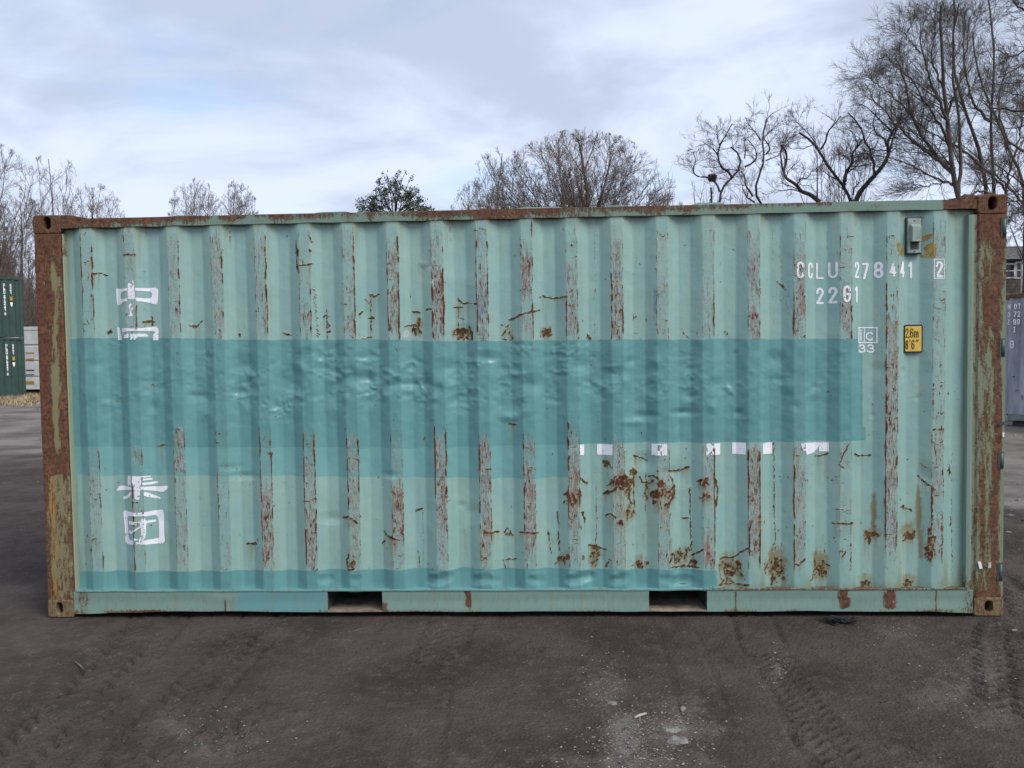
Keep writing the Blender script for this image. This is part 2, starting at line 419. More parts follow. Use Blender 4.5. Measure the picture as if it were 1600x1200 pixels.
def drip(u, v0, v1, wd=2.5, s=0.6):
    W2 = win(u - wd * 2, u + wd * 2, v0, v1)
    if run[W2].size == 0: return
    U, V = UU[W2], VV[W2]
    f = s * np.clip(1 - np.abs(U - u) / wd, 0, 1) * np.clip((v1 - V) / (v1 - v0), 0, 1)
    run[W2] = np.maximum(run[W2], f)

# ridge scrapes: per ridge  edges (side, v0, v1, strength) and faces (v0, v1, strength, blue)
TOPV, BANDV, LOWV = 350, 531, 668
RID = {
 0: ([(-1,362,531,.75),(1,362,531,.95),(-1,705,890,.5),(1,705,890,.75)], [(355,531,.25,0),(705,892,.36,0)]),
 1: ([(-1,350,398,.75),(1,470,531,.85),(-1,742,892,.85)], [(415,440,.4,0),(470,531,.25,0)]),
 2: ([(1,372,531,.75),(-1,500,531,.4),(-1,670,700,.8),(1,670,720,.7),(1,740,892,.5)], [(420,480,.3,0),(480,531,.55,0),(668,742,.60,0)]),
 3: ([(1,385,531,.75),(1,395,440,1.0),(-1,390,420,.6),(-1,725,830,.75),(1,725,790,.5)], [(385,440,.42,0),(470,531,.25,0),(668,700,.25,0),(830,892,.45,0)]),
 4: ([(-1,362,531,.6),(1,362,531,.85),(-1,668,892,.85),(1,668,820,.85)], [(362,420,.3,0),(420,531,.42,0),(750,892,.72,0)]),
 5: ([(-1,375,531,.62),(1,440,531,.8),(-1,668,890,.9),(1,668,870,1.0)], [(480,531,.5,0),(668,690,.6,0),(690,780,.5,0),(780,892,.62,0)]),
 6: ([(1,365,531,1.0),(-1,375,410,.6),(-1,668,800,.85),(1,668,790,.85)], [(395,470,.4,.2),(470,531,.58,0),(668,730,.4,0),(720,760,.3,0)]),
 7: ([(-1,368,531,.8),(1,368,531,1.0),(-1,668,690,.9),(1,668,700,.5),(-1,745,820,.6),(1,745,850,.8),(-1,840,892,.7)], [(365,440,.52,0),(440,531,.72,.3),(742,850,.75,0),(850,892,.3,0)]),
 8: ([(-1,412,535,1.1),(1,412,535,1.1),(-1,370,412,.6),(1,370,412,.7),(-1,660,780,1.0),(1,660,780,1.0)], [(362,415,.48,.1),(415,535,.78,.35),(690,745,.55,0),(745,850,.70,0)]),
 9: ([(-1,368,535,.9),(1,368,535,.9),(-1,660,840,.85),(1,700,850,.7)], [(395,440,.45,.5),(440,505,.65,.85),(505,535,.8,.2),(690,870,.64,0)]),
 10:([(1,350,531,.75),(-1,385,440,.5),(-1,660,840,.9),(1,700,830,.6)], [(382,470,.70,0),(470,531,.42,0),(690,750,.4,0),(730,865,.68,0)]),
 11:([(-1,405,531,.55),(1,405,531,.6),(-1,470,531,1.0),(1,470,531,.95),(-1,655,735,1.1),(1,690,760,.7),(-1,745,850,.8),(1,745,800,.8)], [(410,470,.66,.2),(470,531,.66,.5),(705,850,.70,0)]),
 12:([(-1,395,531,.9),(1,440,531,1.0),(1,380,440,.5),(-1,745,892,.5),(1,692,740,.7)], [(395,450,.4,.45),(450,531,.76,.45),(692,740,.35,0),(850,892,.3,0)]),
 13:([(-1,375,440,.7),(1,515,531,.8),(-1,440,531,.2),(1,692,740,.6)], [(420,531,.34,.4),(780,892,.25,0)]),
 14:([(1,468,531,1.0),(1,385,468,.5),(1,692,892,1.1),(-1,740,800,.7),(-1,692,740,.4)], [(450,531,.42,.1),(835,892,.72,0)]),
 15:([(-1,490,531,.9),(1,490,531,.9),(1,380,430,.5),(-1,692,872,1.1),(1,692,880,1.1)], [(425,470,.45,.7),(468,531,.74,.6),(692,872,.72,.1)]),
 16:([(-1,462,531,1.0),(1,350,430,.5),(-1,715,882,.9),(1,800,860,.4)], [(365,420,.35,0),(430,531,.55,.45),(692,760,.35,0)]),
 17:([(-1,350,420,.7),(1,468,531,1.1),(-1,468,520,.6),(1,692,790,.5),(-1,700,860,.35)], [(350,440,.38,0),(440,531,.55,0),(700,800,.32,0)]),
 18:([(-1,350,400,.5),(-1,430,862,1.0),(1,400,470,.8),(1,700,860,.8),(1,530,700,.6)], [(370,440,.3,0),(440,480,.3,0),(480,860,.60,.1),(860,892,.45,0)]),
 19:([(-1,345,420,.6),(1,345,400,.5),(-1,470,540,.6),(1,462,560,.6),(-1,560,735,.5),(-1,735,880,.7)], [(345,420,.48,0),(500,560,.36,0),(560,740,.25,0)]),
}
r2 = np.random.default_rng(5)
for k in RID:       # every ridge is rubbed a little over its whole height
    e, f = RID[k]; q = r2.uniform(.36, .62, 6)
    e += [(-1, 360, 531, q[0]), (1, 360, 531, q[1]), (-1, 668, 890, q[2]), (1, 668, 890, q[3])]; f += [(352, 531, q[4] * .8, 0), (668, 892, q[5] * .85, 0)]
    if k >= 18: e += [(-1, 531, 668, .5), (1, 531, 668, .45)]; f += [(531, 668, .35, 0)]
for k, (edges, faces) in RID.items():
    i0, i1 = np.searchsorted(xs, [RC[k] - RH - 0.022, RC[k] + RH + 0.022])
    S = (slice(0, shape[0]), slice(i0, i1))
    U, V, X = UU[S], VV[S], XX[S]
    for sd, v0, v1, s in edges:
        xe = RC[k] + sd * (RH - 0.001) + 0.004 * (vn(V * .07, V * 0 + k, 2 + sd) - .5) * 2
        d = np.abs(X - xe) / 0.0041
        wob = 0.35 + 1.1 * vn(V * .12, V * 0 + k * 3.1 + sd, 4)
        Vn = V + 26 * (vn(U * .4, V * .06, 90 + k) - .5); ends = sstep(Vn, v0 - 8, v0 + 12) * (1 - sstep(Vn, v1 - 12, v1 + 8))
        f = s * 0.90 * np.clip(1.35 - d / (1.0 + 0.9 * vn(V * .05, V * 0 + k * 1.7, 9) * s), 0, 1) * np.clip(wob, 0, 1.15) * ends
        rust[S] = np.maximum(rust[S], f)
    for v0, v1, s, bl in faces:
        hwv = RH * (0.62 + 0.55 * vn(V * .045 + 7 * (X > RC[k]), V * 0 + k * 2.3, 33)); ins = 1 - sstep(np.abs(X - RC[k]) + .006 * (vn(X * 160, V * .25, 35) - .5), hwv - 0.004, hwv + 0.007)
        Vn = V + 46 * (vn(U * .35, V * .05, 60 + k) - .5); ends = sstep(Vn, v0 - 14, v0 + 20) * (1 - sstep(Vn, v1 - 20, v1 + 14))
        f = s * 1.16 * ins * ends * (0.72 + 0.5 * vn(U * .09, V * .05, 20 + k))
        scr[S] = np.maximum(scr[S], f)
        if bl: blue[S] = np.maximum(blue[S], bl * 0.75 * ins * ends * (0.5 + 0.8 * vn(U * .11, V * .06, 40 + k)))
    # scratch scribbles over the ridge face
    for v0, v1, s, bl in faces:
        for _ in range(int((v1 - v0) / 20)):
            cu = px(np.array(RC[k]), np.array(.012), np.array(1.4))[0] + 0  # ridge centre at mid height
            vv = r2.uniform(v0, v1); zc = onplane(cu, vv, .012)[2]
            cu = px(np.array(RC[k]), np.array(.012), np.array(zc))[0] + r2.uniform(-8, 8)
            kind = r2.random()
            if kind < .5: pts = [(cu, vv), (cu + r2.uniform(-2, 2), vv + r2.uniform(4, 12))]
            elif kind < .8: pts = [(cu - 5, vv), (cu + 5, vv + r2.uniform(-3, 3))]
            else: pts = [(cu - 4, vv - 5), (cu, vv), (cu + 4, vv - 3), (cu + 4, vv + 5)]
            stroke(rust, pts, 0.4, r2.uniform(.35, .75), .8)

# rust marks between the ridges (photo pixels)
def R_(pts, wd=1.2, s=.95): stroke(rust, pts, wd, s)
R_([(146,428),(153,426),(160,427),(164,430)]); blob(rust,168,519,7,5,.9,3); R_([(165,521),(171,513)],1); blob(rust,231,502,9,4,.85,4); R_([(234,494),(236,508)],1); R_([(222,503),(238,502)],1.2)
blob(rust,301,510,5,4,.8,6); R_([(294,508),(304,511),(313,501)],1); blob(rust,303,518,4,2,.7,2); blob(rust,372,523,4,6,.85,8); R_([(193,398),(212,398)],1.2); R_([(440,519),(453,524)],1.6); drip(447,524,531,6,.6)
R_([(444,368),(447,368)],1.3)
# stamped brackets on the sixth ridge
R_([(463,375),(464,415),(469,428)],1.3); blob(rust,466,393,3.5,6,1,2); R_([(469,415),(487,412)],1.6); R_([(482,360),(487,378)],1); blob(rust,486,391,3.5,4,.95,5)
for i in range(16): R_([(489+i*.4,446+i*5.3),(492+i*.4,449+i*5.3)],.7,.75)
R_([(509,482),(510,531)],1,.8); R_([(503,494),(514,494)],1); R_([(508,503),(514,507),(509,512)],1.2); R_([(509,519),(515,517)],1); drip(510,486,535,5,.6)
R_([(578,463),(578,531)],.9,.7); R_([(577,459),(584,463),(592,459)],1.2); R_([(569,468),(574,474),(580,470)],1.1); R_([(573,497),(583,497),(580,493)],1.3); R_([(564,529),(580,527)],1.2); drip(578,470,534,6,.5); R_([(565,485),(561,492)],1)
R_([(643,487),(655,488)],1.3); R_([(644,510),(650,508),(657,518)],1.6); R_([(630,510),(648,507)],1.3); drip(650,490,535,4,.6); R_([(665,484),(675,482)],1.4); blob(pale,634,522,6,9,.8,3)
R_([(714,465),(722,473),(745,474)],1.5); R_([(716,465),(715,530)],1,.6); R_([(719,496),(725,498)],1.2); R_([(709,480),(722,480)],1.2); blob(rust,722,518,14,8,1.05,4); R_([(733,510),(738,522),(738,531)],1.6); blob(rust,722,526,10,6,.7,9); drip(722,520,540,12,.9); drip(742,476,500,4,.6)
blob(pale,671,420,8,6,.95,4); blob(pale,676,440,5,12,.8,6); R_([(648,403),(662,420)],.8,.4)
R_([(795,500),(806,496),(818,490),(844,484)],1.5); R_([(783,507),(790,511),(794,507)],1.1); R_([(784,528),(792,530)],1.3); drip(815,493,531,5,.5); drip(836,487,531,5,.5)
R_([(848,461),(858,465),(872,466),(885,463)],1.5); drip(865,467,500,9,.35); blob(rust,854,518,11,8,.85,5); blob(run,854,520,12,10,.6,4); blob(rust,920,528,7,4,.8,3); R_([(917,522),(922,531)],1)
blob(rust,994,495,5,3,.9,3); blob(rust,995,520,5,3,.8,4); R_([(991,487),(990,500)],.8,.6); R_([(1069,519),(1080,530)],1.2,.8); blob(rust,1136,520,4,6,.8,2); R_([(1147,389),(1150,391)],1.2)
R_([(1216,438),(1222,444),(1229,452)],1.3); drip(1224,446,475,4,.5); blob(blue,1024,480,6,48,.62,7); blob(blue,1232,470,10,40,.45,3); blob(blue,1312,438,4,3,.9,2)
for a, b2 in ((893,383),(991,427),(1000,410),(1070,380),(880,358),(930,453)): R_([(a,b2),(a+1,b2+2)],1,.9)
# lower half
R_([(382,851),(400,851)],1.4); blob(rust,385,851,3,3,.9,2); blob(rust,398,850,3,3,.9,3); drip(385,852,885,2.5,.35); drip(398,852,890,2.5,.35)
R_([(536,809),(546,807),(558,816)],1.4); blob(rust,539,809,4,3,1,2); drip(547,812,850,3,.5); R_([(600,831),(606,838),(623,844)],1.6); R_([(596,850),(601,844)],1.4); drip(610,842,875,4,.4)
R_([(545,866),(541,880),(545,891),(553,889)],1.5); R_([(552,866),(556,870)],1); blob(run,550,880,12,14,.5,2); R_([(649,799),(660,795)],1.3); R_([(757,832),(779,831)],1.6); R_([(813,832),(840,832)],1.6); R_([(787,833),(794,826),(801,838)],1.4); blob(rust,794,836,6,4,.85,4); R_([(785,876),(789,887)],1.2); R_([(790,876),(806,874)],1); drip(794,838,885,6,.5)
blob(rust,620,672,3,3,.7,2); R_([(653,862),(655,892)],1,.7); R_([(660,800),(660,892)],.6,.5)
blob(rust,973,752,20,15,.88,3,1,.28); blob(rust,975,746,12,8,1.05,5); blob(rust,946,722,6,5,.95,2); R_([(948,722),(950,745)],1,.6); blob(rust,990,738,10,6,1,7); R_([(990,730),(992,805)],1.3,.9); R_([(1010,741),(1010,802)],1,.8); R_([(1000,745),(1005,755),(1012,755)],1.6)
R_([(985,760),(983,778),(988,788)],2.2); blob(rust,982,800,7,6,.95,2); blob(rust,970,815,8,7,.9,9); R_([(948,806),(955,802),(962,808)],1); blob(rust,950,770,8,5,.85,6); R_([(943,772),(962,765)],1.5)
R_([(1048,745),(1054,758),(1053,772),(1046,786)],2.2,1); blob(rust,1025,772,12,9,.92,3); blob(rust,1033,757,10,7,.85,8); R_([(1015,745),(1022,742),(1028,748)],1.6); blob(rust,1042,790,8,7,.8,4); blob(run,1030,785,24,30,.42,5); blob(run,978,800,26,40,.42,6)
R_([(880,772),(890,772),(893,790)],2); blob(rust,905,772,6,10,.8,2); R_([(908,748),(918,757)],1.6); R_([(910,800),(914,815)],1.4); R_([(1090,752),(1098,748),(1107,757)],2); blob(rust,1107,775,6,7,.9,3); R_([(1093,778),(1103,780)],1)
R_([(1079,765),(1081,862)],1.2,.9); R_([(1068,810),(1076,810)],1.2); R_([(1117,748),(1123,765),(1119,790)],2.2,.9); R_([(990,713),(1005,716),(1012,721)],1.3); R_([(1045,735),(1062,736),(1078,730)],1.6); drip(1062,737,770,6,.4)
R_([(872,800),(874,862)],1.2,.8); R_([(857,832),(861,866)],1.6,.8); R_([(920,853),(932,855),(948,860)],1.6); blob(rust,929,872,7,12,.7,3); blob(run,930,872,10,22,.7,4); R_([(953,873),(947,886)],2,.8); blob(rust,887,870,6,6,.9,5); blob(rust,875,873,4,6,.9,6); blob(rust,912,870,5,7,.9,7)
R_([(933,760),(932,888)],.9,.7); blob(rust,999,882,7,10,.85,3); blob(rust,1013,882,3,5,.9,2); blob(run,1000,880,12,16,.6,8); blob(rust,1062,868,9,16,.72,4); R_([(1050,886),(1092,887)],1.8,.9); R_([(1078,872),(1098,858)],2,.9); blob(run,1070,868,24,22,.55,9); blob(rust,1085,880,8,6,.85,5)
R_([(1126,873),(1148,872),(1166,857)],2,.85); blob(rust,1142,893,18,18,.72,6,1,.3); blob(run,1140,885,24,28,.7,7); R_([(1122,880),(1128,906)],1.6,.7); R_([(1122,914),(1170,914)],1.4,.8); R_([(1195,880),(1198,900)],1.6,.8)
for a, rr in ((1215,18),(1283,15)):
    blob(rust,a,893,rr,16,.75,int(a)%7,1,.32); blob(run,a,882,rr+5,32,.75,5); R_([(a-8,893),(a-5,852)],1.2,.6); R_([(a+8,890),(a+8,850)],1.2,.6)
R_([(1243,880),(1248,882),(1258,872)],1.6,.9); blob(rust,1354,912,12,7,.7,3); blob(rust,1423,912,11,7,.7,4); blob(run,1354,906,16,12,.6,2); blob(run,1423,906,16,12,.6,3)
R_([(1274,714),(1284,712),(1296,710)],1.4); drip(1276,714,745,3,.5); R_([(1335,709),(1343,713),(1364,712)],1.6); drip(1344,713,770,3.5,.55); drip(1362,713,745,3,.4); R_([(1312,722),(1326,692)],1); R_([(1310,725),(1318,731)],1)
R_([(1303,818),(1333,818)],1.5,.9); R_([(1306,795),(1326,797)],1,.7); R_([(1312,860),(1322,862),(1315,870)],1.3,.8); R_([(1330,850),(1328,890)],1.4,.8)
blob(rust,1364,837,18,6,1,3); blob(run,1367,800,6,42,.95,2); blob(run,1364,835,18,14,.8,4); drip(1354,840,880,4,.9); R_([(1367,770),(1369,830)],1,.5); blob(rust,1421,838,14,7,.85,5); blob(run,1421,832,18,22,.8,6); blob(run,1438,800,6,50,.98,7); blob(run,1441,850,4,34,.9,8); R_([(1407,791),(1429,799)],1.4,.8); blob(rust,1413,793,4,5,.9,2); drip(1414,795,830,3,.6)
R_([(1438,745),(1450,757),(1460,764)],1.6,1); R_([(1441,725),(1455,735),(1456,745)],1,.6); blob(rust,1485,736,5,9,.85,3); R_([(1484,718),(1486,740)],1,.8); R_([(1472,735),(1473,760)],1.2,.8); R_([(1452,825),(1451,875)],2.2,.8); R_([(1461,838),(1458,855),(1462,868)],1.6,.8); R_([(1488,810),(1488,822)],1.8,.8); R_([(1490,690),(1491,900)],.5,.6); R_([(1471,795),(1471,880)],1,.7); R_([(1457,755),(1457,820)],1.4,.7)
R_([(1458,600),(1458,655)],1,.6); R_([(1458,671),(1474,671)],1.3,.7); R_([(1458,685),(1464,730)],1.2,.7); R_([(1482,614),(1484,616)],1.4,.9)
for a, b2 in ((1297,846),(1304,840),(1298,838),(1306,846),(1220,745),(1296,746),(1300,749)): R_([(a,b2),(a+1,b2+1)],1,.9)
R_([(1150,693),(1155,700)],1,.8)
def scrib(u, v, ru, rv, n, s=.95):
    for _ in range(n):
        a = r2.uniform(0, 6.28); q = r2.random() ** .6; x, y = u + ru * q * math.cos(a), v + rv * q * math.sin(a); l = r2.uniform(1.5, 5.5); th = r2.normal(1.5, .6); c = r2.normal(0, .5); blob(rust, x, y, r2.uniform(2, 5), r2.uniform(2, 6), r2.uniform(.5, .95), int(x) % 17); blob(run, x, y + 3, 6, 12, .6, int(y) % 13)
        R_([(x, y), (x + l * math.cos(th), y + l * math.sin(th)), (x + l * math.cos(th) + l * math.cos(th + c), y + l * math.sin(th) + l * math.sin(th + c))], r2.uniform(.5, 1.7), s * r2.uniform(.7, 1.05))
for q in [(973,752,22,18,24),(1030,768,24,20,20),(1142,893,20,18,20),(1215,888,17,22,18),(1283,888,14,20,16),(722,520,14,9,12),(1364,836,15,6,10),(1421,836,13,8,10),(854,518,9,7,9),(1068,870,20,15,13),(930,870,12,15,9),(895,775,12,12,9),(1100,760,10,14,8),(982,800,9,12,7),(1002,882,8,8,7),(880,872,10,8,8),(550,880,8,10,5),(1452,850,6,24,9),(1354,912,9,4,5),(1423,912,9,4,5),(650,510,8,14,7),(795,520,8,10,5),(947,722,5,5,5)]: scrib(*q)
for k in range(8):      # welded seam lines of the wall sheets
    pass
for us in (182, 1209, 1476):
    R_([(us, 350), (us + 2, 525)], .15, .42)
R_([(1222, 345), (1222, 470)], .3, .5)
R_([(930, 350), (930, 531)], .2, .5); R_([(655, 350), (655, 440)], .2, .4); R_([(1211, 690), (1213, 880)], .8, .8)
# dotted rivet row beside the characters
for i in range(13): R_([(223.6+.1*i,424+i*7.2),(224+.1*i,425+i*7.2)],.5,.6)
# random pricks and short runs everywhere, more towards the floor
for _ in range(330):
    u = r2.uniform(110, 1500); v = 350 + 540 * r2.random() ** 0.7
    if 528 < v < 695 and u < 1350 and r2.random() < .8: continue
    R_([(u, v), (u + r2.uniform(-1.5, 1.5), v + r2.uniform(0.5, 4))], r2.uniform(.2, .9), r2.uniform(.5, .85))
for _ in range(70):
    u = r2.uniform(800, 1500) if r2.random() < .75 else r2.uniform(110, 800); v1 = r2.uniform(880, 914); drip(u, v1 - r2.uniform(20, 80), v1 + 5, r2.uniform(1, 4), r2.uniform(.3, .7))
for _ in range(45):
    u = r2.uniform(110, 1500); v0 = r2.uniform(347, 360); stroke(rust, [(u, v0 - 6), (u + r2.uniform(-1, 1), v0 + r2.uniform(4, 40))], .2, r2.uniform(.3, .6), .5)

# repainted bands as signed distances in pixels
top = np.interp(UU, [100,240,400,560,700,830,1000,1180,1340,1360],[529,528,531,530,533,532,530,530,529,529]) + 1.6 * (vn(UU * .04, UU * 0, 6) - .5)
bot_main = np.interp(UU, [100,268,272,420,700,800,850,955,965,1100,1290,1360],[697,697,668,667,662,661,659,657,692,692,690,689]) + 2.0 * (vn(UU * .05, UU * 0, 7) - .5)
right = np.where(VV < 553, 1342.5, np.where(VV < 668, 1350.5, 1355.5)) + 1.5 * (vn(VV * .09, VV * 0, 4) - .5)
b_main = np.minimum(np.minimum(VV - top, bot_main - VV), right - UU)
bot2 = np.interp(UU, [100,270,420,640,800,960,970],[698,699,699,701,697,693,692]) + 1.5 * (vn(UU * .05, UU * 0, 9) - .5)
b_main2 = np.minimum(np.minimum(VV - (top + 20), bot2 - VV), 966 - UU)          # older coat below it, ridges scraped since
b_low = np.minimum(VV - (np.interp(UU,[100,420,800,1120],[894,892,889,891]) + 2.4 * (vn(UU * .05, UU * 0, 12) - .5)), 1120.5 - UU)
b_low = np.minimum(b_low, np.where(VV > 0, 930 - VV, 0))
bot3 = np.interp(UU,[100,400,640,800,890],[743,744,746,748,746]) + 1.8 * (vn(UU * .05, UU * 0, 15) - .5)
b_mid = np.minimum(np.minimum(bot3 - VV, VV - 660), 888 - UU)
# fresh paint covers most of the wear
cov = sstep(b_main, -1.0, 1.2); keep = 1 - cov * (0.93 - 0.18 * sstep(fbm(UU * .03, VV * .05, 31), .5, .7))
covl = sstep(b_low, -1.0, 1.2); keep = keep * (1 - 0.97 * covl)
for F in (rust, scr, run, blue, pale): F *= keep
scr += 0.30 * cov * (1 - sstep(np.abs((XX - RC[0] + 0.1401) % 0.2802 - 0.1401), RH, RH + .01)) * (UU > 960) * (UU < 1340) * fbm(UU * .05, VV * .02, 44)
for _ in range(120):
    u = r2.uniform(120, 1340); v = r2.uniform(545, 690); stroke(rust, [(u, v), (u + r2.uniform(-3, 3), v + r2.uniform(-3, 4))], .4, r2.uniform(.4, .75), 1)
blob(rust,236,603,8,5,.62,2); R_([(168,628),(180,626),(190,630)],1,.6); R_([(243,698),(256,696)],1.6,.9); R_([(795,662),(808,664)],2,1)
# rust weeps down the sheet below every mark
trail = np.zeros(shape[1])
for j in range(shape[0] - 1, -1, -1):
    src = rust[j] + .15 * scr[j]; src = (np.roll(src, 1) + 2 * src + np.roll(src, -1)) / 4
    trail = np.maximum(trail * .955, src * .62); run[j] = np.maximum(run[j], trail * (.45 + .8 * vn(xs * 60, xs * 0 + j * .02, 71)) * (1 - .75 * np.clip(np.maximum(b_main[j], b_low[j]), 0, 1)))
# grime by the frame
grime += 0.75 * np.exp(-np.maximum(XX - 0.19, 0) / 0.045) + 0.7 * np.exp(-np.maximum(5.83 - XX, 0) / 0.05)
grime += 0.5 * np.exp(-np.maximum(2.505 - ZZ, 0) / 0.03) + (0.62 * np.exp(-np.maximum(ZZ - 0.18, 0) / 0.10)) * (1 - 0.9 * covl) * (0.45 + 0.55 * sstep(UU, 700, 1150))
grime *= (1 - .8 * cov)
valley = np.interp(XX[0], kx, ky)[None, :] * np.ones(shape)
grime += .28 * np.exp(-np.maximum(2.505 - ZZ, 0) / 0.25) * (1 - cov)
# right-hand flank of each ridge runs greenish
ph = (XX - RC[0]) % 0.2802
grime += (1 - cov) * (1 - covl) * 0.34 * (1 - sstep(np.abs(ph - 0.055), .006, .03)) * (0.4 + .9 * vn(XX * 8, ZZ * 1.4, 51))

# dents pushed into the sheet
def dent(u, v, ru, rv, a, sharp=1.4, rot=0.0):
    W2 = win(u - ru * 1.2, u + ru * 1.2, v - rv * 1.2, v + rv * 1.2)
    if disp[W2].size == 0: return
    U, V = UU[W2] - u, VV[W2] - v
    c, s = math.cos(rot), math.sin(rot)
    r = np.hypot((U * c + V * s) / ru, (-U * s + V * c) / rv)
    disp[W2] += a * np.clip(1 - r, 0, 1) ** sharp
for k in range(-1, 19):
    cu0 = 138 + 70 * k + 36
    dens = np.interp(cu0, [60, 160, 280, 420, 560, 800, 950, 1060, 1200, 1330], [1, 3, 6, 11, 12, 10, 9, 7, 4, 3])
    for _ in range(int(dens)):
        u = cu0 + r2.normal(-2, 15); v = r2.choice([r2.uniform(540, 650), r2.normal(590, 18), r2.normal(612, 12)])
        if v < 537: continue
        ru = r2.uniform(5, 17); a = r2.choice([-1, 1, 1]) * r2.uniform(.002, .0065) * ru / 9
        dent(u, v, ru, ru * r2.uniform(.5, 1.25), a, r2.uniform(.9, 1.6), r2.uniform(-.8, .8))
for _ in range(170):
    u = np.clip(r2.normal(640, 250), 130, 1330); v = r2.choice([r2.normal(585, 26), r2.normal(612, 12)])
    if 540 < v < 660: ru = r2.uniform(3, 7); dent(u, v, ru, ru * r2.uniform(.5, 1), r2.choice([-1, 1]) * r2.uniform(.0015, .004), 1.2)
for (u, v, ru, rv, a) in [(455,600,30,26,.012),(560,590,30,16,.010),(700,575,26,20,.010),(765,560,22,14,.009),(640,600,40,10,.008),(830,600,30,18,.009),(905,570,26,18,.009),(960,585,30,14,.010),(1010,650,26,10,.008),(1070,645,30,8,.009),(985,660,24,8,-.006),(1120,600,20,14,.006),(1210,560,22,16,.005),(150,570,20,12,.004),(235,600,24,20,.007),(380,570,24,20,.007),(310,620,24,10,.006),(795,652,18,10,-.008),(1155,645,9,7,.008)]:
    dent(u, v, ru, rv, a * 1.5, 1.2)
for u, q in ((508,.6),(556,.5),(688,1.2),(752,.9),(772,.5),(838,.7),(905,1.2),(921,.6),(968,.9),(1040,.6),(1066,1.1)): dent(u, 906 + r2.uniform(-5,4), 17 * q + 4, 6 + 4 * q, .013 * q, .8, r2.uniform(-.3, .3)); dent(u - 8 * q, 898, 9 * q, 6, -.005 * q, 1)
cm = np.zeros(shape)
for k in range(0, 17):
    cu0 = 138 + 70 * k + 34; q = np.interp(cu0, [100, 280, 420, 800, 1060, 1250], [.25, .5, 1, .9, .7, .3])
    for _ in range(3):
        u, v = cu0 + r2.normal(0, 12), r2.normal(590, 24); cm = np.maximum(cm, q * r2.uniform(.5, 1) * np.exp(-((UU - u) / r2.uniform(14, 30)) ** 2 - ((VV - v) / r2.uniform(10, 26)) ** 2))
rid = np.abs(2 * fbm(UU * .042, VV * .055, 81, 3) - 1); rid2 = np.abs(2 * fbm(UU * .085 + 3, VV * .11, 84, 2) - 1)
disp += cm * sstep(b_main, 0, 8) * (.020 * (np.sqrt(rid + .002) - .38) + .007 * (np.sqrt(rid2 + .002) - .38))
for (u, v, ru, rv, a) in [(518,811,26,12,.008),(735,800,22,22,.007),(720,790,10,8,.006),(1010,722,26,18,.009),(1050,738,22,10,.006),(670,425,16,20,.006),(660,412,12,7,-.005),(1448,745,16,26,.010),(1330,840,22,40,.005),(1060,745,28,20,.005),(380,745,26,9,.007),(360,730,22,8,.006),(610,742,18,8,.007),(725,518,18,14,.008),(250,815,18,14,.004),(1120,770,10,26,.007),(1215,890,16,18,.008),(1142,890,18,18,.008),(1283,890,14,18,.006)]:
    dent(u, v, ru, rv, a, 1.1)
disp += 0.004 * (fbm(UU * .018, VV * .018, 61) - .5) * 2 + 0.0016 * (fbm(UU * .07, VV * .07, 66, 3) - .5) * 2 * (0.3 + cov)
disp *= sstep(ZZ, .17, .2) * (1 - sstep(ZZ, 2.46, 2.50))
YY = prof(XX) + disp
me = mesh_np('corrugated_wall', np.stack([XX, YY, ZZ], -1), grid_faces(*shape)[:, ::1])
set_attr(me, 'bands', np.maximum(b_main, b_main2), b_mid, b_low); set_attr(me, 'wear', scr, rust, run); set_attr(me, 'wear2', blue, pale, grime); set_attr(me, 'hue', sstep(np.abs((XX - RC[0] + 0.1401) % 0.2802 - 0.1401), RH + .004, RH + .014), 0 * XX, 0 * XX)
wall = link('corrugated_wall', me, M['wall'], box)

# ------------------------------------------------ painted lettering: filled outlines laid on the folded sheet
def sd_poly(U, V, P):
    P = np.array(P, float); d = np.full(U.shape, 1e9); ins = np.zeros(U.shape, bool)
    for i in range(len(P)):
        p, q = P[i], P[(i + 1) % len(P)]
        d = np.minimum(d, segdist(U, V, p, q))
        c = ((p[1] > V) != (q[1] > V))
        with np.errstate(divide='ignore', invalid='ignore'):
            ins ^= c & (U < (q[0] - p[0]) * (V - p[1]) / (q[1] - p[1] + 1e-12) + p[0])
    return np.where(ins, d, -d)
def sd_line(U, V, pts, hw): return hw - np.min([segdist(U, V, p, q) for p, q in zip(pts[:-1], pts[1:])], axis=0)
wall_rust = rust; 
def sample(F, X, Z):
    i = np.clip(np.searchsorted(xs, X) - 1, 0, len(xs) - 2); fx = (X - xs[i]) / (xs[i + 1] - xs[i])
    j = np.clip(((Z - zs[0]) / (zs[1] - zs[0])).astype(int), 0, len(zs) - 2); fz = (Z - zs[j]) / (zs[1] - zs[0])
    return (F[j, i] * (1 - fx) + F[j, i + 1] * fx) * (1 - fz) + (F[j + 1, i] * (1 - fx) + F[j + 1, i + 1] * fx) * fz
def unproj(U, V, y=0.02):
    d = np.stack([(U - 800) / FPX, np.ones_like(U), (600 - V) / FPX], -1) @ ROT.T
    t = (y - CAM[1]) / d[..., 1]
    return CAM[0] + d[..., 0] * t, CAM[2] + d[..., 2] * t
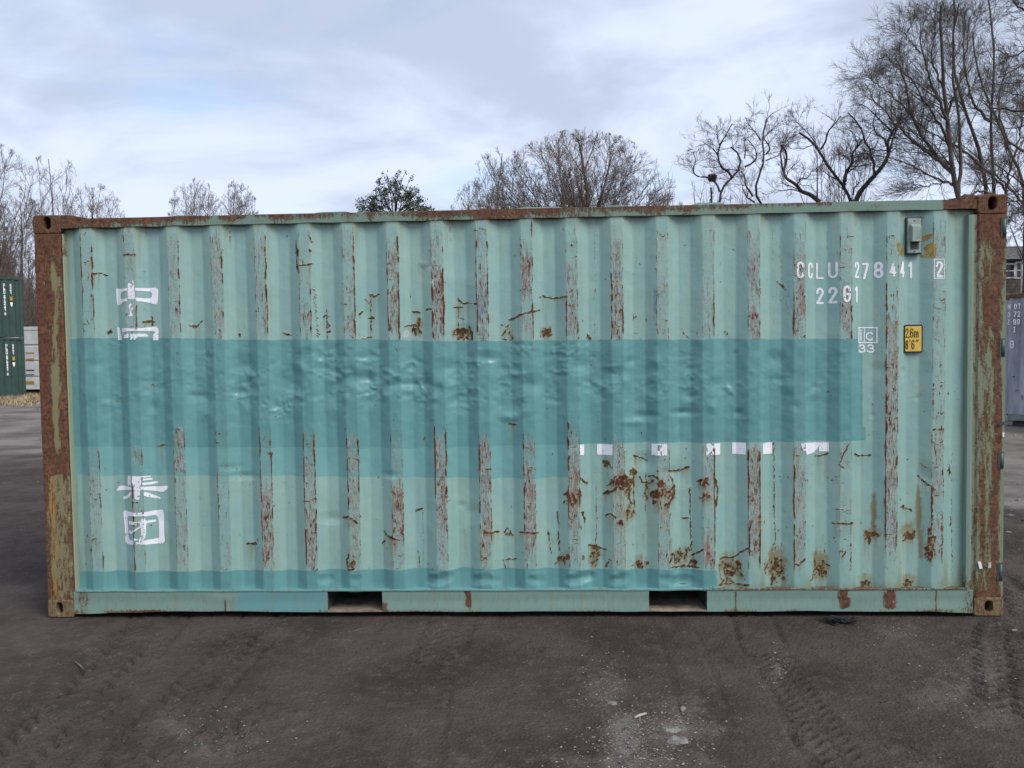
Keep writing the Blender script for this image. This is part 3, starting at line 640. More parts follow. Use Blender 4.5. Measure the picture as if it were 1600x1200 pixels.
def march(S):
    """triangles of the area S>0 on a unit grid, edges interpolated"""
    vs, fs, key = [], [], {}
    nr, nc = S.shape
    def vid(k, p):
        if k not in key: key[k] = len(vs); vs.append(p)
        return key[k]
    for j, i in zip(*np.where((S[:-1, :-1] > 0) | (S[1:, :-1] > 0) | (S[:-1, 1:] > 0) | (S[1:, 1:] > 0))):
        cs = [(j, i), (j, i + 1), (j + 1, i + 1), (j + 1, i)]
        poly = []
        for a in range(4):
            p, q = cs[a], cs[(a + 1) % 4]; sp, sq = S[p], S[q]
            if sp > 0: poly.append(vid(p, (p[1], p[0])))
            if (sp > 0) != (sq > 0):
                t = sp / (sp - sq); k = (min(p, q), max(p, q))
                poly.append(vid(k, (p[1] + (q[1] - p[1]) * t, p[0] + (q[0] - p[0]) * t)))
        if len(poly) >= 3: fs.append(tuple(poly))
    return np.array(vs, float).reshape(-1, 2), fs
def decal(name, sdf, u0, u1, v0, v1, m, parent, step=0.5, off=0.0016, worn=0.0, seed=0, follow=True, yflat=None):
    u = np.arange(u0, u1 + step, step); v = np.arange(v0, v1 + step, step)
    U, V = np.meshgrid(u, v)
    S = sdf(U, V)
    X, Z = unproj(U, V)
    if worn:
        onr = 1 - sstep(np.abs((X - RC[0] + 0.1401) % 0.2802 - 0.1401), RH, RH + .008)
        S = np.minimum(S, 1.2 - worn * onr * 4.2 * sstep(fbm(U * .35, V * .22, seed), .45, .72) - 2.8 * np.clip(sample(wall_rust, X, Z) - .32, 0, 1))
        S = np.minimum(S, 1.4 - 6 * sstep(fbm(U * .5, V * .5, seed + 5), .66, .8) * worn)
    P, fs = march(S)
    if len(fs) == 0: return None
    Px, Pz = unproj(u0 + P[:, 0] * step, v0 + P[:, 1] * step)
    y = (prof(Px) + sample(disp, Px, Pz) - off) if follow else np.full(len(Px), yflat)
    me = bpy.data.meshes.new(name)
    me.from_pydata([(float(a), float(b_), float(c)) for a, b_, c in zip(Px, y, Pz)], [], fs); me.update()
    return link(name, me, m, parent)
def polys(*ps): return lambda U, V: np.max([sd_poly(U, V, p) for p in ps], axis=0)
T10 = lambda P: [(165 + a / 10, 425 + b_ / 10) for a, b_ in P]
T8 = lambda P: [(165 + a / 8.575, 730 + b_ / 8.575) for a, b_ in P]
zhong = [T10([(130,260),(150,250),(220,265),(330,255),(348,255),(348,290),(280,300),(235,320),(222,350),(222,400),(235,425),(280,425),(340,408),(346,455),(270,470),(200,515),(160,520),(148,500),(135,330)]),
         T10([(468,250),(600,250),(740,238),(780,255),(792,300),(790,400),(780,480),(765,505),(730,500),(640,475),(560,460),(500,458),(475,420),(475,400),(580,408),(650,410),(690,390),(692,330),(670,300),(600,298),(468,290)]),
         T10([(360,170),(430,190),(425,120),(440,130),(455,180),(460,250),(470,400),(465,420),(420,435),(380,420),(362,430),(358,300)]),
         T10([(375,520),(400,490),(430,510),(445,560),(440,600),(415,625),(440,680),(410,695),(375,690),(395,660),(390,590),(375,560)])]
guo = [T10([(150,870),(170,858),(195,875),(215,930),(240,1064),(163,1064)]),
       T10([(248,880),(270,875),(440,885),(560,875),(700,855),(760,848),(795,885),(803,930),(795,1066),(712,1066),(715,980),(755,930),(640,920),(500,920),(330,930),(262,948),(245,910)]),
       T10([(280,1020),(300,980),(360,970),(500,965),(620,965),(643,990),(635,1010),(520,1010),(470,1062),(405,1062),(380,1035),(330,1035),(285,1045)])]
ji = [T8([(285,103),(340,103),(340,245),(285,245)]),
      T8([(365,103),(600,110),(590,135),(490,138),(490,150),(610,150),(615,172),(490,180),(490,205),(680,197),(675,222),(600,235),(470,240),(465,258),(560,262),(700,265),(810,255),(825,270),(800,305),(740,342),(680,335),(560,310),(470,303),(472,400),(445,440),(400,425),(385,300),(400,245),(350,240),(360,190),(365,150)]),
      T8([(120,315),(150,262),(180,255),(350,265),(360,300),(250,312),(130,325)]),
      T8([(205,430),(215,405),(280,380),(325,335),(355,330),(350,370),(290,420),(230,438)]),
      T8([(515,355),(530,328),(560,340),(640,385),(712,415),(710,435),(640,420),(560,400),(520,380)])]
tuan_o = T8([(210,610),(235,585),(270,595),(370,605),(480,605),(560,595),(700,580),(740,580),(758,640),(755,780),(765,950),(770,1000),(740,1035),(560,1035),(440,1030),(270,1045),(240,1010),(230,800)])
tuan_i = T8([(275,690),(300,655),(400,655),(560,655),(650,648),(680,700),(690,850),(690,960),(600,970),(400,985),(320,980),(298,950),(290,800)])
tuan_s = [T8([(300,735),(330,720),(400,735),(480,720),(490,685),(530,675),(545,715),(650,710),(652,738),(550,750),(548,850),(540,940),(500,1000),(440,1010),(400,990),(370,945),(430,960),(470,950),(490,880),(480,800),(400,860),(385,840),(470,790),(480,760),(400,765),(310,770)]),
          T8([(300,860),(330,848),(380,840),(380,870),(350,895),(310,890)])]
decal('painted_character', polys(*zhong), 175, 248, 434, 498, M['white'], box, .5, worn=.35, seed=3)
decal('painted_character', polys(*guo), 175, 250, 506, 532.4, M['white'], box, .5, worn=.35, seed=5)
decal('painted_character', lambda U, V: np.minimum(polys(*ji)(U, V), V - 743.6), 175, 265, 740, 785, M['white'], box, .5, worn=.35, seed=7)
decal('painted_character', lambda U, V: np.maximum(np.minimum(sd_poly(U, V, tuan_o), -sd_poly(U, V, tuan_i)), polys(*tuan_s)(U, V)), 185, 262, 794, 856, M['white'], box, .5, worn=.35, seed=9)
# stroke alphabet (unit box, y down)
def arc(cx, cy, rx, ry, a0, a1, n=9): return [(cx + rx * math.cos(math.radians(a0 + (a1 - a0) * i / n)), cy + ry * math.sin(math.radians(a0 + (a1 - a0) * i / n))) for i in range(n + 1)]
GL = {
 'C': [arc(.5,.26,.5,.26,0,-180)+arc(.5,.74,.5,.26,180,0)], 'L': [[(0,0),(0,1),(1,1)]], 'U': [[(0,0)]+arc(.5,.72,.5,.28,180,0)+[(1,0)]],
 '2': [[(0,.3)]+arc(.5,.26,.5,.26,180,370)+[(0,1),(1,1)]], '7': [[(0,0),(1,0),(.2,1)]],
 '8': [arc(.5,.25,.44,.25,0,360,16), arc(.5,.74,.5,.26,0,360,16)], '4': [[(.72,1),(.72,0),(0,.72),(1,.72)]], '1': [[(.1,.22),(.75,.02),(.75,1)]],
 'G': [arc(.5,.26,.5,.26,0,-180)+arc(.5,.74,.5,.26,180,0)+[(1,.52),(.55,.52)]], '3': [arc(.45,.25,.45,.25,200,450,12), arc(.45,.74,.55,.26,-90,160,12)],
 '6': [arc(.5,.26,.5,.26,-10,-180)+[(0,.7)], arc(.5,.70,.5,.30,0,360,16)], 'm': [[(0,1),(0,.35)], [(0,.6)]+arc(.25,.5,.25,.15,180,360)+[(.5,1)], [(.5,.6)]+arc(.75,.5,.25,.15,180,360)+[(1,1)]],
 ',': [[(.6,.94),(.4,1.16)]], "'": [[(.7,0),(.4,.22)]], '"': [[(.45,0),(.2,.22)], [(.95,0),(.7,.22)]],
 'M': [[(0,1),(0,0),(.5,.6),(1,0),(1,1)]], 'O': [arc(.5,.5,.5,.5,0,360,16)], 'T': [[(0,0),(1,0)],[(.5,0),(.5,1)]], '0': [arc(.5,.5,.45,.5,0,360,16)], '9': [[(1,.3)]+arc(.5,.74,.5,.26,0,170), arc(.5,.30,.5,.30,0,360,16)], 'I': [[(.5,0),(.5,1)],[(.2,0),(.8,0)],[(.2,1),(.8,1)]],
}
def glyph(ch, u0, v0, u1, v1, hw):
    lines = [[(u0 + hw + a * (u1 - u0 - 2 * hw), v0 + hw + b_ * (v1 - v0 - 2 * hw)) for a, b_ in ln] for ln in GL[ch]]
    return lambda U, V: np.max([sd_line(U, V, ln, hw) for ln in lines], axis=0)
def letter(name, ch, u0, v0, u1, v1, hw, m, parent, worn=.3, **kw):
    return decal(name, glyph(ch, u0, v0, u1, v1, hw), u0 - 1.5, u1 + 1.5, v0 - 1.5, v1 + 1.5, m, parent, .4, worn=worn, seed=int(u0) % 13, **kw)
for ch, u0, u1, v0, v1, hw in [('C',1244,1256,409,435,1.8),('C',1262.5,1271.5,409.5,435,1.5),('L',1277,1289.5,410,435.5,1.6),('U',1295.5,1309,409,434.5,1.8)]:
    letter('painted_letter', ch, u0, v0, u1, v1, hw, M['white'], box)
for ch, u0, u1, v0, v1, hw in [('2',1335.5,1344.5,408.5,434,1.5),('7',1349.5,1360.5,410,436,1.8),('8',1367.5,1380.5,408.5,434.5,2.0),('4',1388.5,1399.5,408.5,434,1.7),('4',1406,1415.5,408,433.5,1.6),('1',1421,1429.5,407.5,434.5,1.7),('2',1460.8,1472.6,407.5,433.8,1.9),
                              ('2',1277.5,1289.5,449,475,1.8),('2',1296,1308.5,448,474,1.9),('1',1335,1342,446.5,472.5,1.4)]:
    letter('painted_digit', ch, u0, v0, u1, v1, hw, M['white'], box)
letter('painted_letter', 'G', 1316.5, 446, 1328.5, 472.5, 1.9, M['white'], box)
frame_sdf = lambda a, b_, c, d, h: (lambda U, V: sd_line(U, V, [(a, c), (b_, c), (b_, d), (a, d), (a, c)], h))
decal('painted_frame', frame_sdf(1458.6, 1474.2, 405.4, 435.4, .62), 1457, 1476, 404, 437, M['white'], box, .4, worn=.2)
icf = frame_sdf(1343.8, 1371.8, 511.8, 535.4, .95)
decal('painted_emblem', lambda U, V: np.max([icf(U, V), sd_line(U, V, [(1352.9, 512), (1352.9, 535)], .75), sd_line(U, V, [(1347.8, 519.5), (1347.8, 531.6)], 1.0),
      sd_line(U, V, [(1347.8, 516.2), (1347.8, 516.3)], 1.3), sd_line(U, V, [(1361.6 + 5.4 * math.cos(math.radians(a)), 525.4 + 5.7 * math.sin(math.radians(a))) for a in range(40, 321, 20)], 1.0)], axis=0), 1341, 1375, 509, 538, M['white'], box, .35)
letter('painted_digit', '3', 1344.6, 538, 1355, 551.2, 1.05, M['white'], box, 0)
letter('painted_digit', '3', 1357.4, 538, 1369, 551.2, 1.05, M['white'], box, 0)
# what the band left of the lost lettering below it
Z5 = lambda a, b_, c, d: [(890 + a / 3.404, 640 + c / 3.404), (890 + b_ / 3.404, 640 + c / 3.404), (890 + b_ / 3.404, 640 + d / 3.404), (890 + a / 3.404, 640 + d / 3.404)]
for i, r in enumerate([(55,78,186,242),(148,228,186,243),(437,518,182,244),(725,803,180,241),(870,937,177,239),(1028,1084,177,237),(1335,1386,177,225)]):
    P = Z5(*r); decal('painted_letter_foot', polys(P), P[0][0] - 1, P[1][0] + 1, 691.2, P[2][1] + 1, M['white'], box, .5, worn=.4, seed=i)
P = [(890 + a / 3.404, 640 + b_ / 3.404) for a, b_ in [(1228,177),(1340,177),(1330,205),(1305,230),(1262,241),(1255,225),(1240,215),(1232,195)]]
decal('painted_letter_foot', polys(P), P[0][0] - 1, P[1][0] + 1, 691.2, 712, M['white'], box, .5, worn=.4, seed=9)
# residue of a torn sticker round the vent
V13 = lambda P: [(1390 + a / 13.33, 320 + b_ / 13.33) for a, b_ in P]
for P in ([(130,780),(210,775),(240,900),(300,930),(295,1080),(200,1040),(150,920)], [(660,230),(740,220),(730,280),(690,330),(650,270)], [(665,690),(780,620),(900,600),(900,640),(800,740),(665,755)], [(670,1040),(780,1020),(740,880),(800,810),(920,790),(960,830),(950,1110),(700,1085)]):
    P = V13(P); a = np.array(P); decal('sticker_residue', polys(P), a[:, 0].min() - 1, a[:, 0].max() + 1, a[:, 1].min() - 1, a[:, 1].max() + 1, M['residue'], box, .6, off=.0012, worn=.5, seed=4)

# ------------------------------------------------ frame of the container
def wear_attr(me, fn):
    n = len(me.vertices); co = np.empty(n * 3, np.float32); me.vertices.foreach_get('co', co); co = co.reshape(-1, 3).astype(float)
    U, V = px(co[:, 0], np.full(n, .01), co[:, 2])
    a, b_, c = fn(co[:, 0], co[:, 2], U, V)
    z = np.zeros(n); set_attr(me, 'wear', a + z, b_ + z, c + z)
def casting(x0, x1, z0, z1, hole, m, back=False, side=-1):
    """corner casting: block with an oval slot in its face (front) and a plain inner block"""
    n = 40; cx, cz, rx, rz = hole
    T = [2 * math.pi * i / n for i in range(n)]
    def rect(t, e):
        c, s = math.cos(t), math.sin(t); hx, hz = (x1 - x0) / 2 - e, (z1 - z0) / 2 - e
        k = 1 / max(abs(c) / hx, abs(s) / hz); r_ = 0.012
        x, z = c * k, s * k
        if abs(x) > hx - r_ and abs(z) > hz - r_:
            vx, vz = abs(x) - (hx - r_), abs(z) - (hz - r_); l = math.hypot(vx, vz)
            x = math.copysign(hx - r_ + vx / l * r_, x); z = math.copysign(hz - r_ + vz / l * r_, z)
        return ((x0 + x1) / 2 + x, (z0 + z1) / 2 + z)
    def oval(t, k=1.0):
        c, s = math.cos(t), math.sin(t); st = rz - rx
        return (cx + rx * c * k, cz + rx * s * k + (st if s > 0 else -st) * k)
    yf, yb = (0.0, 0.17) if not back else (W_, W_ - .17)
    sg = 1 if not back else -1
    rings = [[(*rect(t, 0),) for t in T]]
    V = [(p[0], yb, p[1]) for p in rings[0]] + [(p[0], yf + sg * .006, p[1]) for p in rings[0]]
    V += [(rect(t, .006)[0], yf, rect(t, .006)[1]) for t in T] + [(oval(t, 1.12)[0], yf, oval(t, 1.12)[1]) for t in T]
    V += [(oval(t)[0], yf + sg * .005, oval(t)[1]) for t in T] + [(oval(t)[0], yf + sg * .04, oval(t)[1]) for t in T]
    V += [(oval(t, 1.3)[0], yf + sg * .041, oval(t, 1.3)[1]) for t in T] + [(oval(t, 1.3)[0], yf + sg * .13, oval(t, 1.3)[1]) for t in T]
    F = [tuple(range(n))]
    for r in range(7): F += [(r * n + i, r * n + (i + 1) % n, (r + 1) * n + (i + 1) % n, (r + 1) * n + i) for i in range(n)]
    F.append(tuple(range(7 * n, 8 * n)))
    mb = MB(); mb.add(V, F); o = mb.build('corner_casting', m, box)
    wear_attr(o.data, lambda X, Z, U, V: (0.25 * fbm(X * 30, Z * 30, 3), 0.15, 0))
    return o
E_ = 0.002
for back in (False, True):
    casting(0, .178, H - .118, H, (0.092, H - .052, .0250, .040), M['casting'], back)
    casting(L - .178, L, H - .118, H, (L - .090, H - .055, .0255, .040), M['casting'], back)
    casting(0, .168, 0, .118, (0.078, .062, .0215, .037), M['casting_low'], back)
    casting(L - .178, L, 0, .118, (L - .088, .062, .0235, .035), M['casting_low'], back)

def post(xp, m, fn, z0=.118, z1=H - .118, front=True):
    """corner post: folded section xp = outline (x, y), swept upward in short steps so the wear can vary"""
    zz_ = np.linspace(z0, z1, 260); n = len(xp)
    P = np.array(xp)
    wob = 0.0025 * (fbm(zz_ * 3, zz_ * 0 + xp[0][0], 5) - .5)
    co = np.zeros((len(zz_), n, 3)); co[:, :, 0] = P[None, :, 0] + wob[:, None]; co[:, :, 1] = P[None, :, 1] + wob[:, None]; co[:, :, 2] = zz_[:, None]
    i = np.arange(len(zz_) * n).reshape(len(zz_), n); j = np.roll(i, -1, 1)
    F = np.stack([i[:-1], j[:-1], j[1:], i[1:]], -1).reshape(-1, 4)
    me = mesh_np('corner_post', co.reshape(-1, 3), F, smooth=False); wear_attr(me, fn)
    return link('corner_post', me, m, box)
def dense(pts, d=.007):
    out = []
    for p, q in zip(pts, pts[1:] + pts[:1]):
        k = max(1, int(math.dist(p, q) / d)) if max(p[1], q[1]) < .08 else max(1, int(math.dist(p, q) / .05))
        out += [(p[0] + (q[0] - p[0]) * i / k, p[1] + (q[1] - p[1]) * i / k) for i in range(k)]
    return out
def bell(x, c, w): return np.exp(-((x - c) / w) ** 2)
def wear_left(X, Z, U, V):
    edge = np.interp(V, [337, 965], [50, 75]); t = U - edge                      # pixels from the outer edge
    up = 1 - sstep(V + 5 * (vn(U * .3, V * .05, 2) - .5), 738, 744)
    nz = fbm(U * .12, V * .025, 9)
    r = 0.70 * up + 0.24 * (1 - up) + .06 + .3 * (fbm(U * .5, V * .12, 79, 2) - .5)
    r = r + .06 + .5 * (fbm(U * .35, V * .06, 77, 3) - .5) - up * (0.50 * bell(t, 34 + 4 * np.sin(V * .02), 7) * sstep(V, 400, 450) * (1 - sstep(V, 590, 640)) + .7 * bell(t, 26, 5) * sstep(V, 560, 600) * (1 - sstep(V, 690, 735)) + .5 * bell(t, 30, 5) * sstep(V, 385, 420) * (1 - sstep(V, 430, 470)))
    r = r + (1 - up) * (.55 * bell(t, 0, 7) + .30 * bell(t, 42, 4) * vn(U * 0, V * .06, 5) + .25 * bell(V, 950, 16))
    lip = sstep(t, 42.5, 44.5); r = r * (1 - lip) + lip * (.28 * (V < 400) + .22 * vn(U * .1, V * .05, 8))
    och = (1 - up) * (.95 * bell(t, 14, 9) * (.4 + .9 * vn(U * .1, V * .03, 3))) + up * .14
    return r + .25 * (nz - .5), och, lip
def wear_right(X, Z, U, V):
    nz = fbm(U * .10, V * .02, 19)
    e = np.interp(V, [303, 963], [1575, 1568]); t = e - U
    r = .33 + .45 * (fbm(U * .3, V * .05, 78, 3) - .5) + .55 * (1 - sstep(V, 352, 400)) * (t < 48)
    r = r + .46 * bell(t, 14 + 3 * np.sin(V * .017), 8) * (.55 + .7 * vn(U * 0, V * .03, 2)) + .40 * bell(t, 33, 6) * (.25 + .9 * vn(U * 0, V * .025, 7)) * (1 - .5 * sstep(V, 500, 620)) + .35 * bell(V, 935, 14)
    r = r + .3 * bell(t, 36, 4) * sstep(V, 690, 730) * (1 - sstep(V, 850, 900))
    r = r - .45 * bell(t, 3, 4) * sstep(V, 470, 490)
    lip = sstep(t, 50, 53); r = r * (1 - lip) + lip * (.16 + .3 * bell(V, 915, 14))
    return r + .3 * (nz - .5), .12 * bell(t, 4, 5), lip * .8
post(dense([(.004, .004), (.160, .003), (.168, .010), (.172, .020), (.181, .013), (.186, .018), (.190, .055), (.19, .16), (.004, .16)]), M['post_cream'], wear_left)
post(dense([(L - .004, .16), (L - .004, .004), (L - .165, .003), (L - .178, .012), (L - .205, .012), (L - .222, .016), (L - .226, .055), (L - .226, .16)][::-1]), M['post_green'], wear_right)
zero = lambda X, Z, U, V: (0.45 * fbm(X * 20, Z * 6, 3), .1, 0)
post([(.004, W_ - .004), (.18, W_ - .004), (.18, W_ - .16), (.004, W_ - .16)], M['post_cream'], zero)
post([(L - .004, W_ - .004), (L - .18, W_ - .004), (L - .18, W_ - .16), (L - .004, W_ - .16)], M['post_green'], zero)

def beam(name, x0, x1, zb, zt, y0, y1, m, fn, step=.008, nz=12, ylow=None):
    """long plate with a swept outline: zb / zt are functions of x, its face is divided finely for the wear"""
    n = max(2, int((x1 - x0) / step)); x = np.linspace(x0, x1, n); B, Tp = zb(x), zt(x)
    sec = []
    for k in range(nz + 1): sec.append((y0 + (0 if ylow is None else ylow(x, k / nz)), B + (Tp - B) * k / nz))
    sec.append((y0 + .004 + 0 * x, Tp + .002)); sec.append((y1 + 0 * x, Tp + .002)); sec.append((y1 + 0 * x, B - .002)); sec.append((y0 + .004 + 0 * x, B - .002))
    k = len(sec); co = np.zeros((n, k, 3))
    for i, (yy, z) in enumerate(sec): co[:, i, 0] = x; co[:, i, 1] = yy; co[:, i, 2] = z
    I = np.arange(n * k).reshape(n, k); J = np.roll(I, -1, 1)
    F = np.stack([I[:-1], I[1:], J[1:], J[:-1]], -1).reshape(-1, 4)
    me = mesh_np(name, co.reshape(-1, 3), F, smooth=False)
    bm_caps = [tuple(I[0][::-1]), tuple(I[-1])]
    import bmesh
    bm = bmesh.new(); bm.from_mesh(me); bm.verts.ensure_lookup_table()
    for c in bm_caps: bm.faces.new([bm.verts[i] for i in c])
    bmesh.ops.recalc_face_normals(bm, faces=bm.faces); bm.to_mesh(me); bm.free()
    wear_attr(me, fn)
    return link(name, me, m, box)
def wear_top(X, Z, U, V):
    nz = fbm(U * .02, V * .1, 29); n2 = vn(U * .06, V * .02, 4)
    r = np.interp(U, [95, 200, 330, 450, 520, 640, 760, 860, 1000, 1200, 1400, 1470, 1476, 1520], [.66, .46, .38, .26, .18, .38, .50, .42, .24, .20, .16, .08, .75, .85])
    r = r + .32 * (n2 - .5) + .4 * (nz - .5) - .35 * bell(U, 335, 6) - .3 * bell(U, 392, 8)
    zt = sstep(Z, 2.515, 2.56); return r + .28 * zt * (U < 1300), .28 * n2 * (U < 1000), 0
flat = lambda a: (lambda x: a + 0 * x)
ripple = lambda x: 2.508 + .0025 * np.sin(x * 22) * vn(x * 3, x * 0, 2) + .002 * (vn(x * 6, x * 0, 5) - .5)
beam('top_side_rail', .178 + E_, L - .178 - E_, ripple, lambda x: 2.565 + .003 * (vn(x * 2.2, x * 0, 8) - .5), .006, .066, M['rail'], wear_top)
beam('top_side_rail', .178 + E_, L - .178 - E_, flat(2.508), flat(2.565), W_ - .066, W_ - .006, M['rail'], wear_top, .2, 2)
for a, b_ in ((.178 + E_, 1), (L - .178 - E_, -1)):      # sloped header plates beside the upper castings
    mb = MB(); mb.prism([(a, 2.5695), (a + b_ * .16, 2.5695), (a + b_ * .06, H - .002), (a, H - .001)], 'y', .014, .16)
    o = mb.build('header_plate', M['casting'], box); wear_attr(o.data, zero)
for i, (u, wd, hgt) in enumerate([(842, .30, .007), (1106, .20, .012), (520, .22, .006), (290, .16, .004), (960, .14, .006)]):       # roof sheet edge lifting above the rail
    x = onplane(u, 322, .03)[0]; pts = [(x - wd / 2, 2.5695), (x + wd / 2, 2.5695), (x + wd * .36, 2.570 + hgt), (x + wd * .1, 2.570 + hgt * .8), (x - wd * .3, 2.570 + hgt)]
    o = MB().prism(pts, 'y', .016, .12).build('roof_edge', M['plywood'], box)

POCK = [(1.832, 2.186), (3.880, 4.244)]
def rail_bottom(x): return np.interp(x, [.17, .42, .75, 1.2, 1.6, 2.0, 2.6, 3.3, 3.8, 4.4, 4.9, 5.3, 5.6, 5.85], [.020, .027, .036, .037, .031, .030, .032, .034, .030, .030, .033, .026, .030, .018]) + .005 * (vn(x * 7, x * 0, 3) - .5)
def wear_low(X, Z, U, V):
    n1 = vn(U * .05, V * .1, 6); r = .05 + .16 * n1
    low = 1 - sstep(Z, .03, .058)
    r = r + low * (.32 * sstep(vn(U * .03, U * 0, 9), .3, .7) + .55 * bell(U, 230, 30))
    for c, s, w_ in ((732, .95, 5), (1319, 1.1, 8), (1391, 1.1, 8)): r = r + s * bell(U + 5 * (vn(U * .15, V * .13, int(c) % 7) - .5), c, w_) * (.35 + .95 * vn(U * .16, V * .12, int(c) % 5 + 20)) * sstep(V, 917, 924) * (1 - sstep(V, 946, 955))
    r = r + .5 * bell(U, 600, 6) * sstep(V, 935, 948) + .6 * bell(U, 352, 1.5) * sstep(V, 930, 945) + .5 * bell(U, 1463, 1.3) + .3 * bell(U, 130, 14) + .5 * bell(U, 1150, 2) * (V > 925) + .25 * bell(U, 1515, 12)
    s2 = sstep(U + 4 * (vn(V * .2, V * 0, 3) - .5), 369, 372) * (1 - sstep(U, 508, 511))
    return r, .12 * n1 + .2 * low, s2
segs = [(.168 + E_, POCK[0][0]), (POCK[0][1], POCK[1][0]), (POCK[1][1], L - .178 - E_)]
bow = lambda x, t: .004 * (vn(x * 4, x * 0 + t * 2, 14) - .5) + .003 * bell(t, .5, .3)
for a, b_ in segs: beam('bottom_side_rail', a, b_, rail_bottom, flat(.162), .010, .022, M['rail_low'], wear_low, .006, 14, bow)
# pale repair patches round the rusted welds
for u0, u1 in ((716, 764), (1304, 1342), (1376, 1418)):
    pass
# upper lip of the bottom rail, over both pockets, slightly bent
lipz = lambda x: .1660 + .0035 * (vn(x * 5, x * 0, 17) - .5)
def wear_lip(X, Z, U, V): return .22 + .3 * sstep(U, 1050, 1150) + .3 * (vn(U * .08, V, 3) - .5), .2, .9 * (U < 1120)
beam('rail_lip', .190, 5.838, lipz, lambda x: lipz(x) + .008, -.004 + .010, .052, M['rail_low'], wear_lip, .02, 2)
for a, b_ in POCK:
    beam('pocket_strap', a, b_, rail_bottom, lambda x: rail_bottom(x) + .006, .010, .11, M['dusty_steel'], zero, .02, 2)
    for q, nm in ((a - .006, 'pocket_cheek'), (b_, 'pocket_cheek')):
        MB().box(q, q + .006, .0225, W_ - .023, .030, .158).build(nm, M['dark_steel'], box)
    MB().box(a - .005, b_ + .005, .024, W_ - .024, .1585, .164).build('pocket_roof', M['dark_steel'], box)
    mb = MB()
    x = np.linspace(a + .002, b_ - .002, 30); y = np.linspace(.03, .9, 24)
    gx, gy = np.meshgrid(x, y); gz = .020 + .030 * fbm(gx * 9, gy * 7, 3) * (1 - .2 * gy)
    me = mesh_np('pocket_dirt', np.stack([gx, gy, gz], -1), grid_faces(*gx.shape)); link('pocket_dirt', me, M['dusty_steel'], box)
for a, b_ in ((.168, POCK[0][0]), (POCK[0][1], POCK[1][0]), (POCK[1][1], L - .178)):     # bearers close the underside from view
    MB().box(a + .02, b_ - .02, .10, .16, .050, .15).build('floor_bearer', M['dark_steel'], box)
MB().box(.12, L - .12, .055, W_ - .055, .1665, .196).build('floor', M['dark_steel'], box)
beam('bottom_side_rail', .168, L - .178, flat(.03), flat(.165), W_ - .022, W_ - .010, M['rail_low'], zero, .3, 2)
# other three walls and roof
def corr(name, along, a0, a1, z0, z1, pos_, sgn):
    c = MB(); n = int((a1 - a0) / .28); P = []
    for i in range(n):
        s = a0 + (a1 - a0) * i / n; d = (a1 - a0) / n
        P += [(s, 0), (s + d * .25, 0), (s + d * .5, 1), (s + d * .75, 1)]
    P.append((a1, 0)); V = []
    for z in (z0, z1):
        for s, f in P:
            o = pos_ + sgn * .036 * f
            V.append((s, o, z) if along == 'x' else (o, s, z))
    k = len(P); c.add(V, [(i, i + 1, k + i + 1, k + i) for i in range(k - 1)]); return c.build(name, M['plywood'], box)
corr('rear_wall', 'x', .17, L - .17, .16, 2.52, W_ - .02, -1)
corr('end_wall', 'y', .15, W_ - .15, .16, 2.50, .03, 1)
c = MB(); V = []; n = 60
for y in (.05, W_ - .05):
    for i in range(n): V.append((.15 + (L - .3) * i / (n - 1), y, 2.550 + .014 * (i % 4 > 1)))
c.add(V, [(i, i + 1, n + i + 1, n + i) for i in range(n - 1)]); c.build('roof', M['plywood'], box)
for z0, z1 in ((.02, .16), (2.49, 2.585)):
    for x0 in (.01, L - .07): MB().box(x0, x0 + .06, .18, W_ - .18, z0, z1).build('end_rail', M['casting'], box); wear_attr(bpy.context.scene.objects[-1].data, zero)
for y0, y1 in ((.17, W_ / 2 - .005), (W_ / 2 + .005, W_ - .17)):
    d = MB().box(L - .10, L - .05, y0, y1, .17, 2.48, .006).build('door', M['plywood'], box)
    for k in (.28, .72):
        y = y0 + (y1 - y0) * k; MB().tube((L - .03, y, .1), (L - .03, y, 2.52), .016, 10).build('lock_rod', M['hinge'], d)
        MB().box(L - .046, L - .016, y - .05, y + .16, 1.02, 1.06, .004).build('handle', M['hinge'], d)
# hinges at the right post edge; dark blocks stand in for shaded cut-outs
for u, v, hh in ((1569, 355, 26), (1567.5, 543, 24), (1566, 719, 22), (1564, 894, 24)):
    p = onplane(u, v, 0.0); hz = hh * .004 / 2
    h_ = MB().box(L - .040, L - .006, .0012, .030, p[2] - hz - .008, p[2] + hz + .008).build('hinge_shade_block', M['vent_dark'], box)
    MB().tube((L - .0185, .005, p[2] - hz), (L - .0185, .005, p[2] + hz), .0105, 14).build('hinge', M['hinge'], h_, True)

# height plate: yellow with black border
pl = [onplane(1412.5, 507.5, .03), onplane(1441.2, 551, .03)]
def rounded(x0, x1, z0, z1, r, n=5):
    out = []
    for cx_, cz_, a0 in ((x1 - r, z1 - r, 0), (x0 + r, z1 - r, 90), (x0 + r, z0 + r, 180), (x1 - r, z0 + r, 270)):
        out += [(cx_ + r * math.cos(math.radians(a0 + 90 * i / n)), cz_ + r * math.sin(math.radians(a0 + 90 * i / n))) for i in range(n + 1)]
    return out
x0, x1, z0, z1 = pl[0][0], pl[1][0], pl[1][2], pl[0][2]
yp = float(np.min(prof(np.linspace(x0, x1, 20)))) - .002
plate = MB().prism(rounded(x0, x1, z0, z1, .012), 'y', yp - .003, yp).build('height_plate', M['black'], box)
plate['label'] = 'yellow height plate reading 2,6m and 8 feet 6 inches'
MB().prism(rounded(x0 + .007, x1 - .007, z0 + .009, z1 - .009, .006), 'y', yp - .0042, yp - .0031).build('plate_field', M['yellow'], plate)
